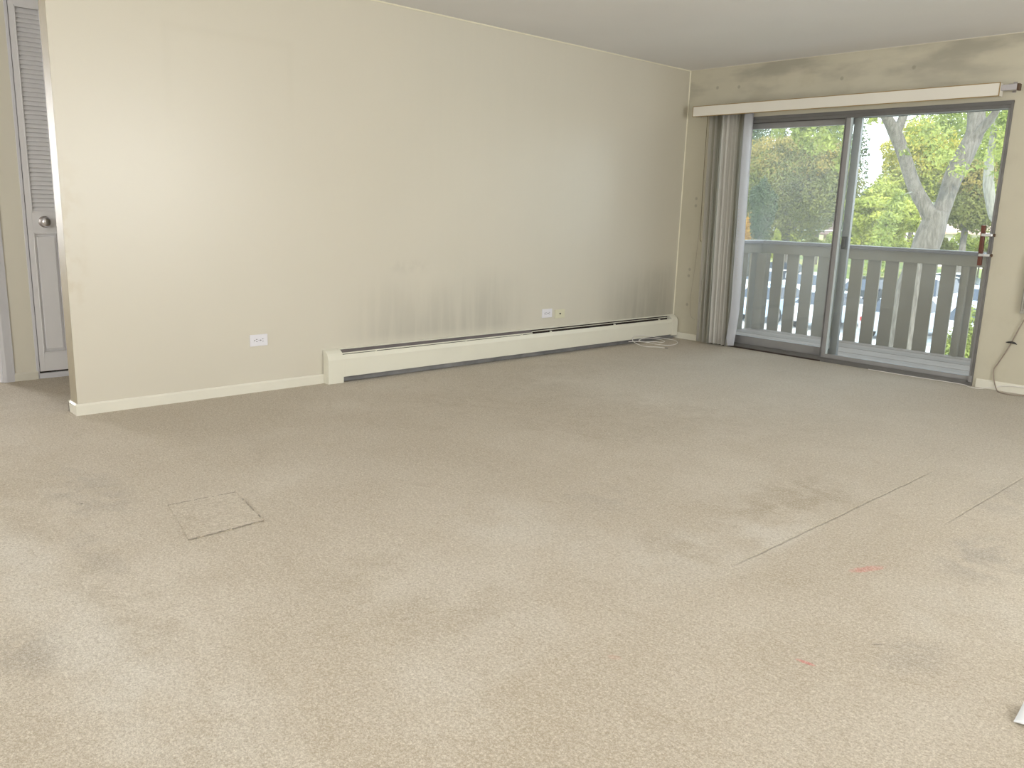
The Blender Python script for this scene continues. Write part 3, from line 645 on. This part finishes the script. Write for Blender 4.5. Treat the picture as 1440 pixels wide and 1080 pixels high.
# scrap of paper by the right edge
bm = BM(); n = 9; rows = []
for i in range(n):
    row = []
    for j in range(n):
        a, b = i/(n-1), j/(n-1)
        row.append(bm.verts.new((4.312 + 0.15*a - 0.005*b, -4.412 + 0.10*b + 0.02*a, 0.006 + 0.016*math.sin(PI*a*0.9 + b) ** 2 + 0.008*b)))
    rows.append(row)
for i in range(n-1):
    for j in range(n-1): bm.faces.new((rows[i][j], rows[i+1][j], rows[i+1][j+1], rows[i][j+1]))
bmesh.ops.recalc_face_normals(bm, faces=bm.faces[:]); bmesh.ops.solidify(bm, geom=bm.faces[:], thickness=0.003); bmesh.ops.recalc_face_normals(bm, faces=bm.faces[:])
tag(obj('paper_scrap', bm, MT['paper'], None, True), 'white curled paper scrap on the carpet at the right edge', 'paper')

# ------------------------------------------------------------------ balcony
dk = empty_struct('balcony_deck')
nb = 9; y0 = 0.155; pw = (1.425 - y0) / nb
plank = None
for i in range(nb):
    b = box_obj('deck_board', (-0.02, 3.42, y0 + i*pw + .005, y0 + (i+1)*pw - .005, -0.045, -0.012 - .0015*(i % 2)), MT['deck' if i % 3 else 'deckb'], dk, 0.003)
box_obj('deck_joists', (-0.02, 3.42, 0.151, 1.43, -0.20, -0.046), MT['dark'], dk)
struct(box_obj('added_overhang', (-0.6, 4.2, 0.15, 0.75, 2.62, 2.80), MT['overhang']))  # added unseen overhang, sized to keep sun out and let sky in
rl = thing('balcony_railing', 'grey painted wooden balcony railing with wide upright slats', 'railing', (1.7, 1.45, -0.02))
SP = 0.1692
sm = None
bm = BM(); bx(bm, -0.0625, 0.0625, 0, 0.019, -0.16, 0.89, 0.0015); sme = bpy.data.meshes.new('slat'); bm.to_mesh(sme); bm.free(); sme.materials.append(MT['railp'])
def slat(loc, rz=0):
    o = bpy.data.objects.new('slat', sme); C.objects.link(o); o.parent = rl; o.rotation_euler = (0, 0, rz); o.location = Vector(loc) - wloc(rl); return o
x = 0.328 + 0.0625 + 0.002; xs = []
k = -1
while True:
    xc = 0.3925 + k * SP
    if xc > 3.36: break
    slat((xc, 1.450, 0)); k += 1
box_obj('top_rail', (0.02, 3.42, 1.425, 1.449, 0.790, 0.888), MT['railp'], rl, 0.002)
box_obj('cap_rail', (0.02, 3.42, 1.392, 1.510, 0.889, 0.922), MT['capp'], rl, 0.004)
for yy, s in ((0.015, 1), (3.425, -1)):
    for j in range(7):
        slat((yy, 1.34 - j * SP - (0.025 if j else 0), 0), PI/2)
    xa, xb = (yy + .002, yy + .024) if s > 0 else (yy - .045, yy - .021)
    box_obj('side_rail', (xa, xb, 0.152, 1.425, 0.790, 0.888), MT['railp'], rl, 0.002)
    xa, xb = (yy - .06, yy + .055) if s > 0 else (yy - .07, yy + .05)
    box_obj('side_cap_rail', (xa, xb, 0.152, 1.51, 0.8885, 0.9215), MT['capp'], rl, 0.004)
box_obj('corner_post', (0.045, 0.150, 1.335, 1.424, -0.012, 0.789), MT['railp'], rl, 0.003)
box_obj('middle_post', (2.066, 2.104, 1.372, 1.424, -0.012, 0.789), MT['railp'], rl, 0.003)
box_obj('corner_post', (3.33, 3.40, 1.355, 1.424, -0.012, 0.789), MT['railp'], rl, 0.003)

# ------------------------------------------------------------------ outdoors: ground
GZ = -3.0
def at(u, v, dist):
    """a point of the landscape seen at (u, v), at a horizontal distance from the camera"""
    d = F_ + R_ * ((u - 720) / 1163.3) + U_ * ((540 - v) / 1163.3)
    return CAM + d * (dist / math.hypot(d.x, d.y))
struct(box_obj('ground_near_lawn', (-90, 60, 0.3, 9, GZ - .2, GZ), MT['lawn']))
lot = struct(box_obj('parking_lot', (-90, 60, 9, 38.4, GZ - .2, GZ - .06), MT['asphalt']))
struct(box_obj('ground_grass_strip', (-90, 60, 38.4, 41.3, GZ - .2, GZ), MT['lawn']))
struct(box_obj('ground_road', (-90, 60, 41.3, 51.5, GZ - .2, GZ - .06), MT['road']))
struct(box_obj('ground_far_lawn', (-140, 90, 51.5, 200, GZ - .2, GZ), MT['lawn']))
for i in range(14):
    x = -20 + i * 2.7; box_obj('parking_line', (x, x + .12, 22.5, 27.5, GZ - .0601, GZ - .055), MT['line'], lot)
    box_obj('parking_line', (x, x + .12, 31.0, 36.0, GZ - .0601, GZ - .055), MT['line'], lot)

# cars
carglass = plain('car_glass', (0.05, 0.06, 0.08), 0.1, 0, 0.1); tyre = plain('tyre', (0.03, 0.03, 0.03), 0.8); hub = plain('wheel_hub', (0.5, 0.5, 0.52), 0.3, 0.8)
lampr = plain('tail_lamp', (0.55, 0.03, 0.03), 0.3); lampw = plain('head_lamp', (0.85, 0.85, 0.85), 0.2)
def car(x, y, rz, col, label, suv=False):
    t = thing('car', label, 'car', (0, 0, 0), None)
    mt = plain('car_paint', col, 0.25, 0.2, 0.02)
    h = 1.68 if suv else 1.42
    bm = BM()
    low = [(-2.2, .32), (2.15, .32), (2.25, .55), (2.2, .72), (1.35, .90), (.95, .95), (-1.6, .98), (-2.2, .92), (-2.28, .6)]
    prism(bm, low, 'y', -.86, .86); bmesh.ops.bevel(bm, geom=bm.edges[:], offset=.05, segments=2, affect='EDGES'); obj('body', bm, mt, t)
    bm = BM()
    rf = [(-1.75 if not suv else -2.1, .94), (-1.15 if not suv else -1.95, h - .04), (-.9 if not suv else -1.6, h), (.15, h), (.40, h - .05), (1.15, .92)]
    A = []
    for s, inset in ((-1, 0), (1, 0)):
        A.append([bm.verts.new((p[0], s * (.80 - .18 * max(0, (p[1] - .95)) / .45), p[1])) for p in rf])
    n = len(rf)
    for i in range(n): bm.faces.new((A[0][i], A[0][(i+1) % n], A[1][(i+1) % n], A[1][i]))
    bm.faces.new(A[0][::-1]); bm.faces.new(A[1]); bmesh.ops.recalc_face_normals(bm, faces=bm.faces); obj('windows', bm, carglass, t)
    bm = BM(); prism(bm, [(rf[1][0], h - .06), (rf[2][0], h - .01), (.15, h - .01), (.40, h - .07), (.38, h - .02), (.13, h + .03), (rf[2][0], h + .03), (rf[1][0] - .02, h - .02)], 'y', -.64, .64)
    for s in (-1, 1):
        for px in (-.35, ): bx(bm, px - .05, px + .05, s*.80 - .012 - s*.05, s*.80 + .012 - s*.05, .92, h - .1)
    obj('roof', bm, mt, t)
    for wx in (-1.38, 1.40):
        for s in (-1, 1):
            bm = BM(); cyl(bm, (wx, s*.66, .32), (wx, s*.88, .32), .32, None, 20); wh = obj('wheel', bm, tyre, t)
            bm = BM(); cyl(bm, (wx, s*.87, .32), (wx, s*.89, .32), .18, None, 14); obj('hub', bm, hub, wh)
    for s in (-1, 1):
        bm = BM(); bx(bm, -2.29, -2.24, s*.68 - .12, s*.68 + .12, .66, .80, .01); obj('tail_lamp', bm, lampr, t)
        bm = BM(); bx(bm, 2.19, 2.25, s*.66 - .14, s*.66 + .14, .58, .70, .01); obj('head_lamp', bm, lampw, t)
        bm = BM(); bx(bm, .80, .95, s*.95 - .08, s*.95 + .08, .92, 1.04, .02); obj('mirror', bm, mt, t)
    t.location = (x, y, GZ - .06); t.rotation_euler = (0, 0, rz)
def slot(i, row, dx, col, label, suv=False):   # parked in the marked slots of the lot
    car(-20 + .06 + 2.7 * (i + .5) + dx, 25.0 if row == 0 else 33.5, PI/2 * (1 if row == 0 else -1) + dx * .1, col, label, suv)
slot(2, 0, .05, (0.52, 0.63, 0.78), 'light blue car in the near parking row, leftmost seen between the slats')
slot(3, 0, -.1, (0.80, 0.81, 0.83), 'white car parked right of the light blue car')
slot(4, 0, .08, (0.58, 0.63, 0.70), 'steel blue car parked just left of the large forked tree trunk')
slot(5, 0, 0, (0.86, 0.86, 0.86), 'white car with dark glass right of the large forked tree trunk')
slot(0, 1, .1, (0.75, 0.76, 0.78), 'silver car at the left end of the far parking row')
slot(1, 1, -.1, (0.88, 0.88, 0.86), 'white car second from the left in the far parking row')
slot(2, 1, 0, (0.03, 0.035, 0.05), 'black car in the far parking row behind the sliding door stile')
slot(3, 1, .1, (0.90, 0.90, 0.90), 'tall white car in the far parking row left of the trunk', True)
slot(4, 1, 0, (0.55, 0.60, 0.70), 'grey blue car in the far parking row right of the trunk')
slot(5, 1, -.05, (0.86, 0.87, 0.90), 'tall pale car in the far parking row near the right jamb', True)
p = at(1108, 392, 54.0); car(p.x, p.y, 0.02, (0.08, 0.10, 0.13), 'dark car driving on the road seen between the leftmost slats')
p = at(1352, 400, 52.0); car(p.x, p.y, 0.02, (0.85, 0.86, 0.88), 'white car on the road beyond the lot at the right')

# ------------------------------------------------------------------ vegetation
def foliage(name, blobs, n, size, mat, parent, shell=0.45, flat=0.0, seed=1):
    r = np.random.default_rng(seed); V = []
    vol = np.array([b[1]*b[2] + b[1]*b[3] + b[2]*b[3] for b in blobs]); cnt = (vol / vol.sum() * n).astype(int)
    P = []; N = []
    for b, c in zip(blobs, cnt):
        d = r.normal(size=(c, 3)); d /= np.linalg.norm(d, axis=1)[:, None]
        rad = 1 - shell * r.random(c) ** 1.5
        lump = 1 + 0.10 * np.sin(d[:, 0]*7 + b[0][0]) * np.sin(d[:, 1]*6 + b[0][1]) + 0.08 * np.sin(d[:, 2]*9 + b[0][2]*2)
        P.append(np.array(b[0]) + d * (rad * lump)[:, None] * np.array(b[1:4])); N.append(d)
    P = np.concatenate(P); N = np.concatenate(N); m = len(P)
    nn = N * 0.7 + r.normal(size=(m, 3)) * 0.6; nn[:, 2] += 0.35 + flat; nn /= np.linalg.norm(nn, axis=1)[:, None]
    a = np.cross(nn, r.normal(size=(m, 3))); a /= np.linalg.norm(a, axis=1)[:, None]; b = np.cross(nn, a)
    s = size * (0.6 + 0.8 * r.random(m))[:, None]
    Q = np.stack([P - a*s, P - b*s*.45, P + a*s, P + b*s*.45], 1).reshape(-1, 3)
    me = bpy.data.meshes.new(name); me.vertices.add(4*m); me.vertices.foreach_set('co', Q.astype(np.float32).ravel())
    me.loops.add(4*m); me.loops.foreach_set('vertex_index', np.arange(4*m, dtype=np.int32))
    me.polygons.add(m); me.polygons.foreach_set('loop_start', np.arange(0, 4*m, 4, dtype=np.int32)); me.polygons.foreach_set('loop_total', np.full(m, 4, dtype=np.int32))
    me.update(); me.materials.append(mat)
    o = bpy.data.objects.new(name, me); C.objects.link(o); o['kind'] = 'stuff'
    if parent is not None: o.parent = parent; o.location = -wloc(parent)
    return o
def trunk_mesh(bm, path, rad, seg=14, rough=0.06):
    pts = spline(path, 6); n = len(pts); idx = np.linspace(0, len(rad)-1, n); rr = [float(np.interp(i, range(len(rad)), rad)) for i in idx]
    k0 = len(bm.verts); tube(bm, pts, rr, seg); bm.verts.ensure_lookup_table()
    for v in bm.verts[k0:]:
        v.co += Vector((math.sin(v.co.z*3+v.co.x*9), math.sin(v.co.z*2.3+v.co.y*8), 0)) * rough * 0.3
YG = m_leaf('leaves_yellow_green', (0.22, 0.26, 0.04), (0.46, 0.48, 0.10), (0.68, 0.66, 0.20))
OL = m_leaf('leaves_olive', (0.12, 0.135, 0.03), (0.21, 0.215, 0.055), (0.40, 0.35, 0.09), 0.32)
OLO = m_leaf('leaves_olive_orange', (0.25, 0.21, 0.05), (0.38, 0.29, 0.08), (0.52, 0.34, 0.10), 0.4)
DG = m_leaf('leaves_deep_green', (0.07, 0.10, 0.05), (0.14, 0.19, 0.08), (0.28, 0.34, 0.13), 0.30)
BG = m_leaf('needles_blue_green', (0.05, 0.075, 0.035), (0.08, 0.11, 0.05), (0.13, 0.18, 0.11), 0.30, 0.2)
LG = m_leaf('leaves_bright_green', (0.16, 0.21, 0.04), (0.36, 0.40, 0.10), (0.60, 0.60, 0.20), 0.38)
YO = m_leaf('leaves_yellow', (0.40, 0.36, 0.06), (0.52, 0.46, 0.09), (0.60, 0.42, 0.10))
OR = m_leaf('leaves_orange', (0.60, 0.34, 0.05), (0.70, 0.46, 0.09), (0.62, 0.58, 0.12), 0.3)
def tree(label, u, dist, top_v, half_u, low_v, mat, n, size, lumps=9, kind='tree', name='tree', tm='bark', seed=1, group=None, tr=0.22, extra=None, squash=1.0):
    """crown of overlapping lumps on a trunk; size taken from how large the tree stands at its distance"""
    c = at(u, (top_v + low_v) / 2, dist); base = Vector((c.x, c.y, GZ)); ppm = 1163.3 / dist
    top = at(u, top_v, dist).z; low = max(GZ + .4, at(u, low_v, dist).z); Rr = half_u / ppm; hz = (top - low) / 2
    t = thing(name, label, kind, base, group)
    r = random.Random(seed); blobs = [((c.x, c.y, (top + low)/2), Rr*.74, Rr*.74, hz*.80)]
    for k in range(lumps):
        a = 2*PI*k/lumps + r.uniform(-.4, .4); e = r.uniform(-.75, .85); q = math.sqrt(max(0.05, 1 - e*e))
        f = r.uniform(.30, .46)
        blobs.append(((c.x + math.cos(a)*Rr*(1-f)*q, c.y + math.sin(a)*Rr*(1-f)*q, (top+low)/2 + e*hz*(1-f)), Rr*f, Rr*f, hz*f*squash))
    blobs.append(((c.x, c.y, top - hz*.35), Rr*.4, Rr*.4, hz*.35))
    foliage('foliage', blobs, int(n*1.4), size*.8, mat, t, 0.45, seed=seed)
    if extra:
        foliage('turning_leaves', [((c.x, c.y, top - hz*.55), Rr*.75, Rr*.75, hz*.55)], int(n*.3), size*.8, extra, t, 0.25, seed=seed+50)
    bm = BM(); trunk_mesh(bm, [base + Vector((0, 0, -.05)), base + Vector((.05, 0, (low-GZ)*.6 + .3)), Vector((c.x, c.y, low + hz*.8))], [tr*1.3, tr, tr*.6], 10)
    obj('trunk', bm, MT[tm], t, True)
    for k in range(4):
        a = k*1.6 + seed; p = Vector((c.x, c.y, low + hz*(.1 + .15*k)))
        bm = BM(); trunk_mesh(bm, [p, p + Vector((math.cos(a)*Rr*.3, math.sin(a)*Rr*.3, hz*.35)), p + Vector((math.cos(a)*Rr*.55, math.sin(a)*Rr*.55, hz*.75))], [tr*.5, tr*.3, tr*.12], 6)
        obj('branch', bm, MT[tm], t, True)
    return t
# left pane
tree('large rounded olive tree with orange tinted top filling the left pane', 1112, 58, 186, 92, 366, OL, 42000, 0.12, 12, seed=3, extra=OLO)
tree('narrow blue green conifer in front of the rounded olive tree', 1071, 50, 250, 22, 350, BG, 9000, 0.09, 5, 'tree', 'conifer', seed=5, tr=.12)
tree('small orange autumn tree at the left edge beside the blind', 1056, 54, 296, 13, 350, OR, 3500, 0.10, 5, seed=6, tr=.08)
tree('small yellow shrub tree right of the blue green conifer', 1091, 53, 322, 9, 372, YG, 2500, 0.08, 4, seed=8, tr=.07)
tree('tall dark tree rising behind the rounded olive tree at the left', 1068, 88, 120, 66, 330, DG, 16000, 0.20, 9, seed=9, tr=.35)
tree('tall loose tree with sky showing through beside the door stile', 1158, 80, 110, 58, 345, DG, 11000, 0.17, 10, seed=10, tr=.3)
tree('dark green tree low in the gap below the rounded olive crown', 1122, 118, 276, 32, 352, DG, 7000, 0.24, 7, seed=21, tr=.3)
tree('dark green tree low beside the door stile beyond the road', 1192, 122, 268, 32, 352, DG, 7000, 0.24, 7, seed=22, tr=.3)
# right pane
tree('dark tree behind the left fork of the large trunk', 1226, 96, 262, 46, 350, DG, 12000, 0.20, 8, seed=12, tr=.3)
tree('yellow green tree with layered boughs left of the large trunk', 1240, 50, 258, 56, 350, YG, 15000, 0.13, 11, seed=13, squash=.45)
tree('yellow green tree with golden tips behind the fork', 1290, 76, 170, 62, 330, YG, 22000, 0.15, 11, seed=14, extra=YO, squash=.55)
tree('bushy olive tree right of the large trunk', 1362, 60, 226, 42, 335, OL, 14000, 0.12, 9, seed=15, extra=OLO)
tree('green tree at the right jamb behind the pale trunk', 1425, 70, 120, 60, 345, LG, 16000, 0.14, 9, seed=16)
tree('wide green tree behind the wires between the forked limbs', 1340, 102, 120, 75, 330, LG, 16000, 0.17, 11, seed=17)
# low hedge row beyond the road
for i, u in enumerate(range(1050, 1440, 30)):
    tree('low green bush beyond the road, ' + ['leftmost by the blind', 'second from the left', 'third from the left', 'just left of the door stile', 'behind the door stile', 'right of the door stile', 'below the drooping bough', 'left of the large trunk', 'behind the large trunk', 'just right of the large trunk', 'left of the handle bar', 'behind the handle bar', 'rightmost by the jamb'][i],
         u, 66 + (i % 3) * 4, 326 + (i % 2) * 5, 22, 366, (OL, LG, YG)[i % 3], 1500, 0.13, 4, 'bush', 'bush', seed=30+i, group='bushes beyond the road', tr=.06)
# flowering shrub close by, seen low between the right slats
tree('leafy green shrub with yellow flecks seen low between the right slats', 1352, 14.5, 432, 40, 640, LG, 9000, 0.045, 8, 'bush', 'shrub', seed=60, tr=.05)

# the large forked tree
mt = thing('forked_tree', 'large grey tree with a trunk forking into two limbs beyond the railing', 'tree', (at(1277, 460, 20).x, at(1277, 460, 20).y, GZ))
A = lambda u, v, d=20: at(u, v, d)
bm = BM(); b0 = A(1273, 520); bot = Vector((b0.x, b0.y, GZ - .05))
trunk_mesh(bm, [bot, A(1270, 490), A(1277, 430), A(1297, 360), A(1312, 320), A(1320, 296)], [.52, .40, .35, .285, .25, .21], 22)
obj('trunk', bm, MT['bark'], mt, True)
bm = BM(); trunk_mesh(bm, [A(1314, 322), A(1304, 296, 19.9), A(1286, 262, 19.8), A(1270, 215, 19.6), A(1258, 186, 19.5), A(1243, 160, 19.3), A(1215, 120, 19.0)], [.14, .145, .125, .118, .12, .085, .06], 16)
obj('limb', bm, MT['bark'], mt, True)
bm = BM(); trunk_mesh(bm, [A(1259, 188, 19.5), A(1268, 168, 19.6), A(1276, 140, 19.8), A(1285, 100, 20)], [.09, .085, .08, .07], 12)
obj('limb', bm, MT['bark'], mt, True)
bm = BM(); trunk_mesh(bm, [A(1314, 322), A(1326, 290, 20.1), A(1341, 250, 20.2), A(1360, 210, 20.3), A(1371, 185, 20.4), A(1373, 150, 20.5), A(1372, 110, 20.6)], [.18, .19, .18, .19, .195, .17, .14], 18)
obj('limb', bm, MT['bark'], mt, True)
bm = BM(); trunk_mesh(bm, [A(1365, 200, 20.3), A(1384, 178, 20.2), A(1402, 152, 20), A(1425, 110, 19.8)], [.12, .085, .07, .06], 12)
obj('limb', bm, MT['bark'], mt, True)
def bl_(u, v, d, a, c=None): p = at(u, v, d); return ((p.x, p.y, p.z), a, a, c or a*.7)
foliage('foliage', [bl_(1332, 175, 21.5, .5, .35), bl_(1325, 215, 19.4, .45, .25), bl_(1305, 185, 20, .5, .3), bl_(1408, 170, 21.5, .35, .35), bl_(1406, 215, 21.5, .3, .25), bl_(1402, 245, 21, .20), bl_(1338, 150, 21.5, .7, .4), bl_(1382, 232, 19.6, .16, .12), bl_(1300, 130, 20, 1.0, .45), bl_(1275, 213, 19.2, .16), bl_(1352, 238, 19.4, .25),
                    bl_(1412, 130, 21.5, .8, .5), bl_(1180, 120, 20, 1.2, .55), bl_(1228, 168, 20, .3, .12)], 5200, 0.050, LG, mt, 0.9, seed=71)
dr = []
rr = random.Random(5)
for k in range(16):
    u = rr.uniform(1095, 1190); v0 = 150
    for j in range(5): dr.append(bl_(u + rr.uniform(-5, 5), v0 + j * 13 * rr.uniform(.7, 1.1) * (0.6 + (u - 1095) / 95), 18 + rr.uniform(-.5, .5), .13, .16))
foliage('drooping_foliage', dr, 3800, 0.050, LG, mt, 0.9, seed=72)
vine = [A(1282, 270, 19.5), A(1268, 276, 19), A(1258, 290, 18.6), A(1247, 315, 18.3), A(1237, 345, 18), A(1230, 380, 18)]
bm = BM(); tube(bm, spline(vine, 5), 0.018, 5); obj('drooping_twig', bm, MT['barkp'], mt, True)
foliage('twig_leaves', [((p.x, p.y, p.z), .13 + .16*i/25, .13 + .16*i/25, .14) for i, p in enumerate(spline(vine, 5))][5:], 1500, 0.045, LG, mt, 0.95, seed=73)
pt = thing('pale_tree', 'slender pale trunk leaning behind the right jamb of the door', 'tree', (at(1408, 380, 24).x, at(1408, 380, 24).y, GZ))
bm = BM(); q0 = at(1410, 400, 24)
trunk_mesh(bm, [Vector((q0.x, q0.y, GZ - .05)), at(1405, 345, 24), at(1396, 300, 24), at(1390, 262, 24), at(1391, 225, 24), at(1397, 190, 24), at(1400, 130, 24)], [.085, .09, .10, .115, .10, .085, .075], 14)
obj('trunk', bm, MT['barkp'], pt, True)
foliage('foliage', [bl_(1400, 130, 24, 1.6, .8), bl_(1412, 200, 24, .5, .5), bl_(1410, 260, 24.5, .25, .5)], 2600, 0.06, LG, pt, 0.8, seed=75)

# houses far behind the trees
def house(u, v, dist, L, W, Hh, rh, rz, label, wallc, roofc):
    p = at(u, v, dist); t = thing('house', label, 'house', (p.x, p.y, GZ))
    mw = plain('house_wall', wallc, 0.8, 0, 0.08, 1.0); mr_ = plain('house_roof', roofc, 0.85, 0, 0.12, 3.0); mg = carglass
    def o_(name, bm, m, par): 
        me = bpy.data.meshes.new(name); bm.to_mesh(me); bm.free(); me.materials.append(m); o = bpy.data.objects.new(name, me); C.objects.link(o); o.parent = par; return o
    bm = BM(); prism(bm, [(-W/2, 0), (W/2, 0), (W/2, Hh), (0, Hh + rh*.95), (-W/2, Hh)], 'x', -L/2, L/2); o_('wall', bm, mw, t)
    bm = BM()
    for s in (-1, 1): prism(bm, [(0, Hh + rh), (s*(W/2 + .5), Hh - .15), (s*(W/2 + .5), Hh), (0, Hh + rh + .18)], 'x', -L/2 - .4, L/2 + .4)
    o_('roof', bm, mr_, t)
    for i in range(int(L // 2.6)):
        x = -L/2 + 1.4 + i * 2.6
        bm = BM(); bx(bm, x - .55, x + .55, -W/2 - .06, -W/2 + .02, 1.0, 2.2); f = o_('window', bm, MT['casing'], t)
        bm = BM(); bx(bm, x - .47, x + .47, -W/2 - .08, -W/2 - .05, 1.08, 2.12); o_('pane', bm, mg, f)
    bm = BM(); bx(bm, L*.2, L*.2 + .6, -.3, .3, Hh + rh*.6, Hh + rh + .9); o_('chimney', bm, mr_, t)
    t.rotation_euler = (0, 0, rz)
house(1214, 330, 104, 8, 7, 2.4, 1.2, 0.4, 'small brown roofed house beyond trees right of the door stile', (0.33, 0.24, 0.20), (0.20, 0.13, 0.11))
house(1374, 330, 92, 10, 8, 3.2, 2.0, 0.35, 'pale house with a pinkish roof beyond the trees by the handle', (0.80, 0.79, 0.76), (0.60, 0.42, 0.36))

# overhead wires
for i, (v0, v1, d) in enumerate(((285.5, 280, 62), (315, 312, 62))):
    a, b = at(1060, v0 + 6, d * 1.08), at(1440, v1 - 10, d); bm = BM()
    tube(bm, [a.lerp(b, k/12) - Vector((0, 0, 0.5 * math.sin(PI*k/12))) for k in range(13)], 0.028, 5)
    tag(obj('overhead_wire', bm, MT['cable']), ['upper pale wire strung among the trees beyond the lot', 'lower pale wire strung among the trees beyond the lot'][i], 'wire')
